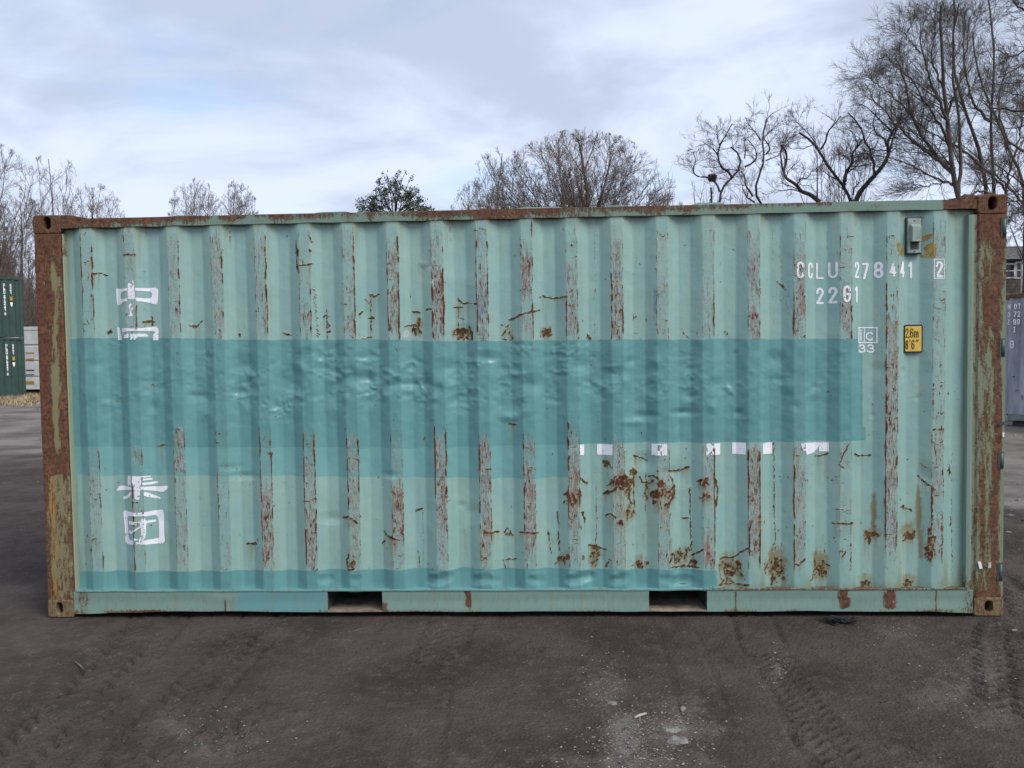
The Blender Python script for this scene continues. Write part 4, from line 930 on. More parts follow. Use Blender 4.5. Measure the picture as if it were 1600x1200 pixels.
for ch, u0, u1, v0, v1 in (('2',1416,1420.4,513,527.5),(',',1420,1423,513,527),('6',1422.9,1428,513,527.5),('m',1429.2,1436.2,513,527.5),('8',1415.8,1420,531.5,545.5),("'",1420.3,1424,530.5,544),('6',1425,1429.8,531,545.5),('"',1430.6,1436.5,530,544)):
    letter('plate_digit', ch, u0, v0, u1, v1, .62, M['black'], plate, 0, follow=False, yflat=yp - .0056)
# vent with a hood
vx0, vx1 = onplane(1417.5, 370, .02)[0], onplane(1439, 370, .02)[0]; vz0, vz1 = onplane(1428, 395.5, .02)[2], onplane(1428, 341.5, .02)[2]
yv = .020
v_ = MB().box(vx0, vx1, yv - .004, yv + .026, vz0, vz1, .003).build('vent', M['vent'], box)
v_['label'] = 'grey-green hooded ventilator'
MB().box(vx0 - .006, vx1 + .005, yv + .0005, yv + .022, vz0 - .008, vz1 + .008, .004).build('gasket', M['vent_dark'], v_)
a, b_, c0, c1 = vx0 + .014, vx1 - .008, vz0 + .068, vz1 - .034
MB().add([(a + .004, yv - .034, c0), (b_ - .004, yv - .034, c0), (b_, yv - .0045, c0), (a, yv - .0045, c0), (a + .004, yv - .034, c1 - .02), (b_ - .004, yv - .034, c1 - .02), (b_, yv - .0045, c1), (a, yv - .0045, c1)],
         [(0, 1, 5, 4), (1, 2, 6, 5), (3, 0, 4, 7), (4, 5, 6, 7), (0, 3, 2, 1)]).build('hood', M['vent'], v_)
MB().box(a + .004, b_ - .006, yv - .0052, yv - .0042, vz0 + .022, c0).build('vent_mouth_shade', M['vent_dark'], v_)  # thin dark sheet paints the shade under the hood
for zz1 in (vz0 + .011, vz1 - .014): MB().tube(((vx0 + vx1) / 2, yv - .006, zz1), ((vx0 + vx1) / 2, yv - .003, zz1), .004, 8).build('screw', M['black'], v_)
# seal tags and their wire on the right post
def plate_px(name, P, y, m, th=.003):
    q = [onplane(a, b_, y) for a, b_ in P]; return MB().prism([(p[0], p[2]) for p in q], 'y', y, y + th).build(name, m, box)
plate_px('seal_tag', [(1528.3,877.8),(1532.6,877.6),(1535.4,888.3),(1530.6,889)], -.010, M['white']); plate_px('seal_tag', [(1544.6,879),(1548.7,878.6),(1548.6,887),(1544.2,887.6)], -.009, mat('dirty_white_tag', (.45, .42, .36), .7))
MB().tube(onplane(1533, 879, -.006), onplane(1545, 887.5, -.006), .0022, 6).build('seal_wire', M['dusty_steel'], box)
plate_px('seal_tag', [(1561,661),(1569,659),(1570,663),(1561,666)], -.006, mat('blue_black_tag', (.03, .05, .09), .5)); plate_px('seal_tag', [(1566.5,676),(1569,675.5),(1569.3,682),(1567,683)], -.006, M['white'])

# ---------------------------------------------------------------- ground
def terrain(x, y):
    right = 4.3 * sstep(y, 17, 38) * sstep(x, 7, 16)
    left = 9.0 * sstep(y, 44, 95) * sstep(-x, 4, 22) + 0.0 * x
    back = 2.2 * sstep(y, 34, 70)
    return np.maximum(np.maximum(right, left), back)
def axis_lines(lo, hi, d, mid_lo, mid_hi, dm, far_lo, far_hi):
    a = list(np.arange(lo, hi, d)); b_ = list(np.arange(hi, mid_hi, dm)); c = list(np.arange(lo - dm, mid_lo, -dm))[::-1]
    out = c + a + b_; s = dm
    up = [out[-1]]
    while up[-1] < far_hi: s *= 1.22; up.append(up[-1] + s)
    s = dm; dn = [out[0]]
    while dn[-1] > far_lo: s *= 1.22; dn.append(dn[-1] - s)
    return np.array(dn[:0:-1] + out + up[1:])
gxl = axis_lines(-.1, 6.6, .0175, -4, 12, .085, -1200, 1200); gyl = axis_lines(-2.0, .06, .0145, -3.2, 12, .085, -400, 1500)
GX, GY = np.meshgrid(gxl, gyl)
near = np.exp(-np.maximum(0, np.hypot(np.maximum(np.abs(GX - 3.2) - 6, 0), np.maximum(np.abs(GY) - 6, 0))) / 8)
GZ = terrain(GX, GY)
und = near * (0.026 * (fbm(GX * 1.1, GY * 1.1, 2) - .62) + 0.014 * (fbm(GX * 5, GY * 5, 4) - .55) + .012 * (fbm(GX * 20, GY * 26, 6, 3) - .5))
GU, GV = px(GX, GY, np.zeros_like(GX)); infr = (GY > -4.9)
dust = np.zeros_like(GX)
def track(P, width, pitch, depth, slant=.25, rows=2, seed=1, patch=.5, edge=.5):
    """tyre print: rows of lug bars pressed along a path on the ground"""
    global und
    pts = [gnd(*p)[:2] for p in P]; acc = 0
    best = np.full(GX.shape, 1e9); S = np.zeros_like(GX); Tt = np.zeros_like(GX)
    for p, q in zip(pts[:-1], pts[1:]):
        d = q - p; l = np.hypot(*d); d /= l
        rx_, ry_ = GX - p[0], GY - p[1]; t = rx_ * d[0] + ry_ * d[1]; c = rx_ * d[1] - ry_ * d[0]
        tt = np.clip(t, 0, l); dist = np.hypot(rx_ - tt * d[0], ry_ - tt * d[1]); m_ = dist < best
        best = np.where(m_, dist, best); S = np.where(m_, acc + t, S); Tt = np.where(m_, c / (width / 2), Tt); acc += l
    inside = (np.abs(Tt) < 1) & (best < width / 2) & (GY < 3.0)
    row = np.floor((Tt + 1) / 2 * rows); fr = ((Tt + 1) / 2 * rows) % 1
    ph_ = ((S + slant * pitch * np.abs(fr - .5) * 4 + row * pitch * .5 + .03 * (fbm(GX * 6, GY * 6, seed) - .5)) / pitch) % 1
    bar = np.exp(-((ph_ - .5) / .13) ** 2) * sstep(fr, .04, .14) * (1 - sstep(fr, .86, .96))
    msk = sstep(fbm(GX * 2.6, GY * 2.6, seed + 3), patch, patch + .12)
    groove = np.exp(-((np.abs(Tt) - 1) / .07) ** 2) * edge
    und = und - np.where(inside | (np.abs(np.abs(Tt) - 1) < .2) & (best < width * .62) & (GY < 3), depth * (bar * msk * inside + groove * sstep(fbm(GX * 2, GY * 2, seed + 8), .4, .55)), 0)
track([(1172,958),(1192,1010),(1235,1075),(1290,1160),(1325,1215)], .25, .066, .034, .5, 2, 5, .40, .7)
track([(1592,790),(1588,900),(1584,1000),(1600,1090)], .46, .088, .050, .35, 3, 2, .24, .3)
track([(255,955),(190,1030),(110,1110),(0,1225)], .38, .105, .036, .6, 2, 9, .36, .8)
track([(420,960),(330,1050),(240,1150),(190,1215)], .34, .10, .030, .6, 2, 12, .38, .8)
track([(700,980),(660,1060),(630,1190)], .30, .09, .026, .4, 2, 15, .48, .7)
track([(1050,965),(1085,1060),(1130,1200)], .22, .07, .010, .4, 1, 18, .60, 1.2)
# torn clods and a scuffed hollow
def lump(u, v, r, a, seed):
    global und
    p = gnd(u, v); d = np.hypot(GX - p[0], (GY - p[1]))
    und = und + a * np.clip(1 - d / r, 0, 1) ** .8 * (fbm(GX * 26, GY * 26, seed, 3) - .45) * 2
for u, v, r, a in ((355,1150,.24,.042),(370,1120,.28,.026),(455,1120,.15,.022),(240,1150,.14,.018),(300,1110,.3,.014),(855,1015,.10,.022),(900,1050,.14,.010),(1190,1000,.05,.02),(560,1010,.2,.010),(1010,1160,.32,.012),(1500,1080,.4,.010),(450,1000,.25,.009),(1105,1040,.07,.014)): lump(u, v, r, a * 1.5, int(u) % 9)
under = sstep(GX, -.15, .0) * (1 - sstep(GX, 6.06, 6.2)) * sstep(GY, -.12, .0) * (1 - sstep(GY, 2.44, 2.6))
GZ = GZ + und * (1 - .55 * under) - .006 * under
for cx_ in (.085, L - .089):
    for cy_ in (.085, W_ - .085):
        fl = 1 - sstep(np.maximum(np.abs(GX - cx_), np.abs(GY - cy_)), .085, .16); GZ = GZ * (1 - fl) - .002 * fl
# pale dust and grit spread by traffic
def dpatch(u, v, ru, rv, s, seed):
    global dust
    r = np.hypot((GU - u) / ru, (GV - v) / rv) + 1.1 * (fbm(GU * .02, GV * .035, seed) - .5)
    dust = np.maximum(dust, np.where(infr & (GY < 6), s * np.clip(1.15 - r, 0, 1), 0))
for d_ in [(1050,1130,70,45,.95,1),(975,1150,50,60,.9,2),(940,1075,45,50,.6,3),(1110,1140,50,22,.55,4),(1490,1085,90,50,.55,5),(1540,1050,70,60,.6,6),(1560,1110,60,40,.45,7),(1410,985,60,26,.45,8),(1215,1045,16,24,.7,9),(1270,1165,60,30,.4,1),(1420,1180,110,40,.35,2),(270,1135,70,34,.55,3),(340,1165,80,40,.5,4),(440,990,60,18,.45,5),(560,985,40,14,.3,6),(90,1010,120,30,.3,7),(30,920,60,16,.55,8),(890,1045,60,16,.5,9),(1000,1190,160,26,.75,2),(700,1190,160,30,.3,3),(780,990,36,8,.45,4),(60,1100,100,30,.25,5),(1590,940,40,80,.35,4)]: dpatch(*d_)
yard = sstep(GY + 4 * (fbm(GX * .12, GY * .12, 8) - .5), 2.0, 12.5) * (1 - .25 * sstep(GX, 4, 10))       # worn pale gravel further back
yard = np.maximum(yard, .75 * sstep(GX, 6.3, 8.5) * sstep(GY, 0.2, 4.5))
me = mesh_np('ground', np.stack([GX, GY, GZ], -1), grid_faces(*GX.shape))
litter = np.maximum(sstep(GY, 26.5, 29.5) * sstep(-GX, 4, 9), sstep(GY, 15, 20) * sstep(GX, 5, 9)); litter = np.maximum(litter, sstep(GY, 33, 40))
set_attr(me, 'wear', dust, yard, litter)
def mat_ground():
    m = bpy.data.materials.new('dark_compacted_millings'); m.use_nodes = True
    t = NT(m.node_tree); b = t.n['Principled BSDF']; p = t.pos(); a = t.attr('wear')
    n1 = t.noise(p, 1.3, 5, 0.6); n2 = t.noise(p, 11, 5, 0.65); n3 = t.noise(p, 150, 3, 0.7); vor = t.voronoi(p, 95, out='Color')
    sv = t.add('ShaderNodeSeparateColor'); t.put(sv.inputs[0], vor)
    col = t.mix(t.step(n1, 0.36, 0.66), (0.041, 0.0315, 0.0275), (0.076, 0.059, 0.0505))
    col = t.mix(t.math('MULTIPLY', t.step(n2, 0.45, 0.72), 0.6), col, (0.092, 0.070, 0.060))
    col = t.mix(t.math('MULTIPLY', t.step(n3, 0.5, 0.75), 0.5), col, (0.100, 0.084, 0.072))
    grit = t.math('MULTIPLY', t.math('GREATER_THAN', sv.outputs[0], 0.965), t.step(n2, 0.35, 0.7))
    col = t.mix(t.math('MULTIPLY', grit, 0.4), col, (0.20, 0.185, 0.17))
    dm = t.math('ADD', a[0], t.math('MULTIPLY', t.math('SUBTRACT', t.math('ADD', t.math('MULTIPLY', n2, 0.45), t.math('MULTIPLY', t.noise(p, 70, 4, 0.7), 0.55)), 0.5), 2.0))
    col = t.mix(t.math('MULTIPLY', t.step(dm, 0.10, 0.75), 0.7), col, (0.128, 0.103, 0.090))
    col = t.mix(t.math('MULTIPLY', t.step(dm, 0.66, 1.0), 0.8), col, t.mix(n3, (0.115, 0.102, 0.090), (0.23, 0.215, 0.195)))
    ym = t.step(t.math('ADD', a[1], t.math('MULTIPLY', t.math('SUBTRACT', t.noise(t.scale(p, (0.8, 1, 1)), 0.9, 6, 0.7), 0.5), 1.1)), 0.30, 0.75)
    ycol = t.mix(t.step(t.noise(t.scale(p, (0.7, 1.0, 1)), 0.8, 7, 0.72), 0.38, 0.62), (0.085, 0.072, 0.063), (0.235, 0.20, 0.175))
    ycol = t.mix(t.math('MULTIPLY', n3, 0.5), ycol, (0.15, 0.14, 0.13))
    col = t.mix(ym, col, ycol)
    lm = t.step(t.math('ADD', a[2], t.math('MULTIPLY', t.math('SUBTRACT', t.noise(p, 0.9, 4, 0.6), 0.5), 0.5)), 0.4, 0.6)
    lcol = t.mix(t.step(t.noise(p, 3.0, 5, 0.7), 0.35, 0.65), (0.085, 0.062, 0.044), (0.21, 0.165, 0.11))
    col = t.mix(lm, col, lcol)
    t.put(b.inputs['Base Color'], col); b.inputs['Roughness'].default_value = 0.93; b.inputs['Specular IOR Level'].default_value = 0.18
    h_ = t.math('ADD', t.math('MULTIPLY', n2, 0.9), t.math('ADD', t.math('MULTIPLY', n3, 0.30), t.math('MULTIPLY', t.voronoi(p, 60), 0.35)))
    t.put(b.inputs['Normal'], t.bump(h_, 0.022, 1.0))
    return m
M['ground'] = mat_ground()
tag(link('ground', me, M['ground']), kind='structure')
def ground_z(x, y):
    i = int(np.clip(np.searchsorted(gxl, x), 1, len(gxl) - 1)); j = int(np.clip(np.searchsorted(gyl, y), 1, len(gyl) - 1)); return float(GZ[j, i])

# loose stones: real grains, too many to count
def stones(name, n, sampler, size, m, seed):
    r = np.random.default_rng(seed); V, F = [], []
    base = np.array([(1,0,0),(-1,0,0),(0,1,0),(0,-1,0),(0,0,1),(0,0,-1)], float); f = np.array([(0,2,4),(2,1,4),(1,3,4),(3,0,4),(2,0,5),(1,2,5),(3,1,5),(0,3,5)])
    for k in range(n):
        x, y = sampler(r); s = size[0] + (size[1] - size[0]) * r.random() ** 3
        v = base * (r.uniform(.5, 1.2, (6, 1))) * np.array([1, r.uniform(.6, 1), r.uniform(.35, .7)]) * s
        a = r.uniform(0, 6.28); v[:, :2] = v[:, :2] @ np.array([[math.cos(a), -math.sin(a)], [math.sin(a), math.cos(a)]])
        V.append(v + (x, y, ground_z(x, y) + s * .12)); F.append(f + 6 * k)
    return tag(link(name, mesh_np(name, np.concatenate(V), np.concatenate(F), False), m), kind='stuff')
def from_patches(r):
    P = [(1050,1130,60,45),(975,1155,50,50),(940,1075,40,45),(1000,1180,140,30),(1215,1045,16,24),(1520,1060,90,50),(1400,985,60,20),(340,1150,90,40)]
    a = P[r.choice(8, p=[.2,.2,.12,.16,.05,.14,.05,.08])]; p = gnd(a[0] + r.normal(0, .55) * a[2], min(1230, a[1] + r.normal(0, .6) * a[3])); return p[0], p[1]
def anywhere(r): return r.uniform(-1.5, 8.0), r.uniform(-2.3, .4) if r.random() < .85 else r.uniform(.4, 8)
M['stone_pale'] = mat('pale_limestone_chips', (.19, .175, .16), .9, var=.45, scale=25); M['stone_dark'] = mat('dark_gravel', (.058, .048, .042), .9, var=.5, scale=30); M['stone_far'] = mat('mixed_yard_gravel', (.17, .155, .145), .9, var=.4, scale=5)
tag(stones('pale_chips', 3400, from_patches, (.0012, .0095), M['stone_pale'], 3), 'scatter of tiny pale stone chips on the dark ground', 'gravel')
tag(stones('gravel', 9000, anywhere, (.0022, .010), M['stone_dark'], 4), 'loose dark grit lying over the foreground', 'gravel')
tag(stones('yard_gravel', 1600, lambda r: (r.uniform(6.3, 16), r.uniform(.3, 13)) if r.random() < .6 else (r.uniform(-22, -2), r.uniform(4, 28)), (.012, .06), M['stone_far'], 6), 'coarse loose gravel of the yard beyond the container', 'gravel')
# single small things on the ground
def splinter(u0, v0, u1, v1, wd, m, label, name='wood_splinter', cat='wood chip'):
    p, q = gnd(u0, v0), gnd(u1, v1); z = max(ground_z(*p[:2]), ground_z(*q[:2])) + .004; d = Vector((q[0] - p[0], q[1] - p[1], 0)); n = Vector((-d.y, d.x, 0)).normalized() * wd
    A, B = Vector((p[0], p[1], z)), Vector((q[0], q[1], z + .002)); mid_ = (A + B) / 2 + n * .5
    up = Vector((0, 0, .005)); V = [A - n * .4, mid_ - n * 1.2, B - n * .5, B + n * .6, mid_ + n, A + n * .5]
    tag(MB().add(V + [v + up for v in V], [(0,1,2,3,4,5)[::-1], (6,7,8,9,10,11)] + [(i, (i+1) % 6, 6 + (i+1) % 6, 6 + i) for i in range(6)]).build(name, m), label, cat)
M['wood'] = mat('bleached_wood', (.42, .38, .31), .8, var=.2, scale=60)
splinter(992, 1123, 1010, 1117, .006, M['wood'], 'bleached wood splinter on the dark ground in front of the right fork pocket')
splinter(1578, 979, 1594, 980, .007, M['wood'], 'pale wood chip beside the tyre prints at the right container corner')
splinter(116, 1035, 130, 1047, .004, mat('dry_stick', (.13, .11, .09), .9), 'thin dry stick on the tyre-marked ground at lower left', 'stick', 'stick')
def flat_stone(u, v, r, label, k):
    p = gnd(u, v); z = ground_z(p[0], p[1]); rr = np.random.default_rng(k); n = 11; T = [2 * math.pi * i / n for i in range(n)]; R = [r * rr.uniform(.7, 1.15) for _ in T]
    V = [(p[0] + a * math.cos(t) * 1.35, p[1] + a * math.sin(t), z - .004) for a, t in zip(R, T)] + [(p[0] + a * .8 * math.cos(t) * 1.35, p[1] + a * .8 * math.sin(t), z + .006 + .003 * rr.random()) for a, t in zip(R, T)] + [(p[0], p[1], z + .009)]
    tag(MB().add(V, [(i, (i+1) % n, n + (i+1) % n, n + i) for i in range(n)] + [(n + i, n + (i+1) % n, 2 * n) for i in range(n)]).build('flat_stone', M['stone_pale'], None, True), label, 'stone', 'flat pale stones pressed into the yard')
for i, (u, v, r, lb) in enumerate([(1050,1139,.035,'larger flat pale stone, right one of the pair in the grit patch'),(1058,1157,.038,'flat pale stone nearest the camera in the grit patch'),(957,1097,.020,'small flat grey stone at the upper end of the grit patch'),(1068,1108,.014,'small white stone beside the wood splinter, above the grit patch')]): flat_stone(u, v, r, lb, i)
# rag of black rubber under the rail
p0 = gnd(1312, 972); V, F = [], []; rr = np.random.default_rng(2)
for k in range(90):
    a = rr.uniform(0, 6.28); c_ = np.array([p0[0] + rr.normal(0, .045), p0[1] + rr.normal(.01, .03), .004 + rr.uniform(0, .016)]); d = np.array([math.cos(a), math.sin(a) * .8, rr.uniform(-.2, .3)]) * rr.uniform(.010, .028); n_ = np.array([-d[1], d[0], .006]) * .5
    V += [c_ - d - n_, c_ + d - n_ * .6, c_ + d + n_ * .6, c_ - d + n_]; F.append((4 * k, 4 * k + 1, 4 * k + 2, 4 * k + 3))
me = bpy.data.meshes.new('rubber_scraps'); me.from_pydata([tuple(map(float, v)) for v in V], [], F); tag(link('rubber_scraps', me, mat('black_rubber', (.012, .012, .012), .8)), 'tangle of black shredded rubber under the container rail', 'rubber scrap')

# ---------------------------------------------------------------- trees
def norm(a): return a / np.maximum(np.linalg.norm(a, axis=-1, keepdims=True), 1e-9)
class Wood:
    """grows branches level by level, all branches of a level at once"""
    def __init__(s, seed): s.r = np.random.default_rng(seed); s.lv = []
    def limbs(s, pts_list, r0, r1, n=12, wig=0.0):
        P = []
        for pts in pts_list:
            pts = np.array(pts, float); d = np.r_[0, np.cumsum(np.linalg.norm(np.diff(pts, axis=0), axis=1))]
            t = np.linspace(0, d[-1], n); q = np.stack([np.interp(t, d, pts[:, k]) for k in range(3)], -1)
            for _ in range(1): q[1:-1] = .25 * q[:-2] + .5 * q[1:-1] + .25 * q[2:]
            P.append(q)
        P = np.array(P); B = len(P); r0 = np.broadcast_to(np.asarray(r0, float), (B,)); r1 = np.broadcast_to(np.asarray(r1, float), (B,))
        if wig: P[:, 1:-1] += s.r.normal(0, wig, P[:, 1:-1].shape)
        R = r0[:, None] + (r1 - r0)[:, None] * np.linspace(0, 1, n)[None] ** .8
        s.lv.append((P, R)); return s
    def grow(s, m, lf, ang, n=5, wig=.12, trop=.05, t0=.25, rf=.6, rmin=.006, env=None, lmin=.15, src=-1, taper=.35, lens=None, tipw=.5):
        P, R = s.lv[src]; B, N, _ = P.shape; r = s.r
        t = (t0 + (1 - t0) * r.random((B, m)) ** .9)
        f = t * (N - 1); i = np.minimum(f.astype(int), N - 2); fr = (f - i)[..., None]; bi = np.arange(B)[:, None]
        st = P[bi, i] * (1 - fr) + P[bi, i + 1] * fr; tan = norm(P[bi, i + 1] - P[bi, i]); rad = R[bi, i] * (1 - fr[..., 0]) + R[bi, i + 1] * fr[..., 0]
        plen = np.linalg.norm(np.diff(P, axis=1), axis=-1).sum(1)[:, None]
        per = norm(np.cross(tan, r.normal(0, 1, tan.shape))); a = np.radians(ang[0] + (ang[1] - ang[0]) * r.random((B, m)))[..., None]
        d = norm(tan * np.cos(a) + per * np.sin(a))
        base = plen if lens is None else lens
        ln = np.maximum(lmin, base * lf * (1 - tipw * t) * r.uniform(.6, 1.2, (B, m)))
        st, d, ln, rad = st.reshape(-1, 3), d.reshape(-1, 3), ln.ravel(), rad.ravel()
        if env is not None:
            c, q = np.array(env[0]), np.array(env[1]); rho = lambda x: np.linalg.norm((x - c) / q, axis=-1)
            a0, a1 = rho(st), rho(st + d * ln[:, None]); k = np.where(a1 > 1, np.clip((1 - a0) / np.maximum(a1 - a0, 1e-6), .12, 1), 1); ln = ln * k * r.uniform(.85, 1.12, k.shape)
            keep_ = a0 < 1.08; st, d, ln, rad = st[keep_], d[keep_], ln[keep_], rad[keep_]
        Q = [st]
        for k in range(n - 1):
            d = norm(d + r.normal(0, wig, d.shape) + np.array([0, 0, trop])); Q.append(Q[-1] + d * (ln / (n - 1))[:, None])
        r0 = np.maximum(rad * rf, rmin); rr_ = np.maximum(r0[:, None] * (1 - (1 - taper) * np.linspace(0, 1, n))[None], rmin * .55)
        s.lv.append((np.stack(Q, 1), rr_)); return s
    def mesh(s, name, levels, sides):
        V, F, b = [], [], 0
        for li, sd in zip(levels, sides):
            P, R = s.lv[li]; B, N, _ = P.shape
            if B == 0: continue
            T = np.gradient(P, axis=1); T = norm(T); ref = np.where(np.abs(T[:, :1, 2:]) > .9, np.array([1., 0, 0]), np.array([0, 0, 1.]))
            A = norm(np.cross(T, ref)); C = np.cross(T, A); th = np.arange(sd) * 2 * math.pi / sd
            ring = P[:, :, None] + R[:, :, None, None] * (A[:, :, None] * np.cos(th)[None, None, :, None] + C[:, :, None] * np.sin(th)[None, None, :, None])
            I = np.arange(B * N * sd).reshape(B, N, sd) + b; J = np.roll(I, -1, 2)
            F.append(np.stack([I[:, :-1], J[:, :-1], J[:, 1:], I[:, 1:]], -1).reshape(-1, 4)); V.append(ring.reshape(-1, 3)); b += B * N * sd
        return mesh_np(name, np.concatenate(V), np.concatenate(F), True)
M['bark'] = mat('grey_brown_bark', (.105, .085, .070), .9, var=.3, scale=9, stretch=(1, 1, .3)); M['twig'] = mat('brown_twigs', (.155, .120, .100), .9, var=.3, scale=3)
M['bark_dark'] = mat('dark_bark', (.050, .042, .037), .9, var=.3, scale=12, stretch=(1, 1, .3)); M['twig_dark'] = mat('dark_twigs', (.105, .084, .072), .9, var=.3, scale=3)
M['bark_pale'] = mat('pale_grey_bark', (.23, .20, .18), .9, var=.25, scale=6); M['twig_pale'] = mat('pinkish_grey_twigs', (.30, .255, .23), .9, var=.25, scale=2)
def at(u, v, Y): return onplane(u, v, Y)
def base_at(u, Y):
    p = at(u, 540, Y); return np.array([p[0], Y, float(terrain(np.array(p[0]), np.array(Y))) - .05])
NTRI = [0]
def tree(name, label, group, base, wood, bark, twig, trunk_lv, crown_lv, ts, cs, cat='tree'):
    o = thing(name, tuple(map(float, base)), label, cat, group)
    a = wood.mesh('trunk', trunk_lv, ts); b_ = wood.mesh('crown', crown_lv, cs); NTRI[0] += 2 * (len(a.polygons) + len(b_.polygons))
    link('trunk', a, bark, o); link('crown', b_, twig, o); return o
def vase(base, top, spread, stems, wood, r0, fork=.28, lean=(0, 0), n=12, seed=0, zup=.72):
    """a short bole, then stems fanning out towards the crown"""
    r = np.random.default_rng(seed); b_ = np.array(base, float); h = top - b_[2]; fk = b_ + np.array([lean[0] * .3, lean[1] * .3, h * fork])
    L_ = [[b_, (b_ + fk) / 2, fk, fk + np.array([lean[0] * .5, lean[1] * .5, h * (1 - fork) * .8])]]; R0 = [r0]
    for k in range(stems):
        a = 2 * math.pi * (k + r.uniform(-.3, .3)) / stems; s_ = spread * r.uniform(.45, .85); e = fk + np.array([math.cos(a) * s_ + lean[0], math.sin(a) * s_ * .8 + lean[1], h * (1 - fork) * r.uniform(zup - .2, zup + .15)])
        st = b_ + (fk - b_) * r.uniform(.55, 1.0); m1 = st + (e - st) * .35 + np.array([math.cos(a), math.sin(a), 0]) * s_ * .12 + np.array([0, 0, -.02 * h]); L_.append([st, m1, st + (e - st) * .7 + np.array([0, 0, .02 * h]), e]); R0.append(r0 * r.uniform(.42, .62))
    wood.limbs(L_, R0, [q * .22 for q in R0], n, .03); return wood

def radial(wood, base, env, nl, r0, seed, bole=.35, rt=.16, low=-.25, n=14):
    """limbs sweep up from the bole and end near the surface of the crown"""
    r = np.random.default_rng(seed); b_ = np.array(base, float); c, q = np.array(env[0], float), np.array(env[1], float); topz = c[2] + q[2]; h = topz - b_[2]
    L_, R0 = [[b_, b_ + (0, 0, h * bole * .5), b_ + (r.normal(0, .05), 0, h * bole), c * .5 + b_ * .5 + np.array([0, 0, 0]), (c[0] + r.normal(0, .2), c[1], topz - .3)]], [r0]
    L_[0][3] = (L_[0][2] + np.array(L_[0][4])) / 2 + np.array([r.normal(0, .3), 0, 0])
    for k in range(nl):
        z = low + (1 - low) * ((k + r.random()) / nl); a = k * 2.39996 + r.normal(0, .3); rr_ = math.sqrt(max(0, 1 - z * z)) * (r.uniform(.92, 1.0) if k % 3 else r.uniform(.5, .9))
        e = c + q * np.array([math.cos(a) * rr_, math.sin(a) * rr_, z * r.uniform(.93, 1)])
        st = b_ + np.array([0, 0, h * bole * r.uniform(.72, 1.08)]); dz = e[2] - st[2]; hv = np.array([e[0] - st[0], e[1] - st[1], 0])
        L_.append([st, st + hv * .30 + np.array([0, 0, dz * .26]), st + hv * .66 + np.array([0, 0, dz * .60]), e]); R0.append(r0 * r.uniform(.16, .28))
    wood.limbs(L_, R0, [max(.012, x * rt) for x in R0], n, .035); return wood
def crown_tree(name, label, group, u, ub, Y, vt, vc, hw, nl, r0, seed, bark, twig, m=(9, 7, 5), rmin=(.02, .013, .009), trop=.04, bole=.42, low=-.1):
    b0 = base_at(ub, Y); tp = at(u, vt, Y)[2]; c_ = at(u, vc, Y); env = ((c_[0], Y, c_[2]), (hw, hw * .9, tp - c_[2]))
    wd = radial(Wood(seed), b0, env, nl, r0, seed + 1, bole, low=low)
    e2 = (env[0], tuple(x * 1.02 for x in env[1]))
    wd.grow(m[0], .34, (24, 50), 6, .06, trop, .30, .5, rmin[0], e2, tipw=.25).grow(m[1], .55, (22, 50), 5, .08, trop, .15, .6, rmin[1], e2, tipw=.4).grow(m[2], .6, (24, 55), 3, .10, trop * .8, .15, .65, rmin[2], e2, tipw=.3)
    return tree(name, label, group, b0, wd, M[bark], M[twig], [0], [1, 2, 3], [6], [4, 3, 3])
Y = 45.0; wdt = (at(1040, 300, Y)[0] - at(772, 300, Y)[0]) / 2
crown_tree('round_tree', 'large round-crowned bare tree rising behind the middle of the teal container', None, 906, 915, Y, 209, 372, wdt * 1.24, 60, .34, 3, 'bark', 'twig', (11, 8, 5), (.012, .0085, .007), .03, .47, 0.12)
crown_tree('bare_tree', 'smaller pale bare tree leaning out left of the large round tree', None, 785, 790, 49.0, 232, 345, 2.9, 14, .17, 8, 'bark', 'twig', (9, 7, 5), (.012, .0085, .0065))
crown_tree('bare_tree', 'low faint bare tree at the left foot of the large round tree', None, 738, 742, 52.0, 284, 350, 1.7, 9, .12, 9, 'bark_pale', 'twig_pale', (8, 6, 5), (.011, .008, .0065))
for i, (u, vt, hw, lb) in enumerate([(306, 279, 2.2, 'small twiggy bare tree, broader of the far pair above the left rail'), (374, 281, 1.55, 'small twiggy bare tree, narrower of the far pair above the left rail')]):
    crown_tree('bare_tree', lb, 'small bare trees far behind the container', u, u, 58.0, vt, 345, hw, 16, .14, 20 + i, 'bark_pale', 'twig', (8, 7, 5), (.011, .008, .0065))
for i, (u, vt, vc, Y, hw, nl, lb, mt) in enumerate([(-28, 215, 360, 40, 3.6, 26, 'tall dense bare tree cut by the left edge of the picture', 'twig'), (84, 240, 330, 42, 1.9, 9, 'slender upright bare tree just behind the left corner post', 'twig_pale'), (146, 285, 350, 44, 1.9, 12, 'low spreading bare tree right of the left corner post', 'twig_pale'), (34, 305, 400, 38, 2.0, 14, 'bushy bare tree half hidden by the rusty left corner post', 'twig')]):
    crown_tree('bare_tree', lb, 'bare trees behind the left corner of the container', u, u, Y, vt, vc, hw, nl, (.2, .11, .1, .12)[i], 40 + i, 'bark', mt, ((7, 6, 5), (7, 6, 4), (8, 6, 5), (8, 6, 5))[i], (.012, .0085, .0065), .04 if i != 1 else .08, (.3, .45, .45, .3)[i])
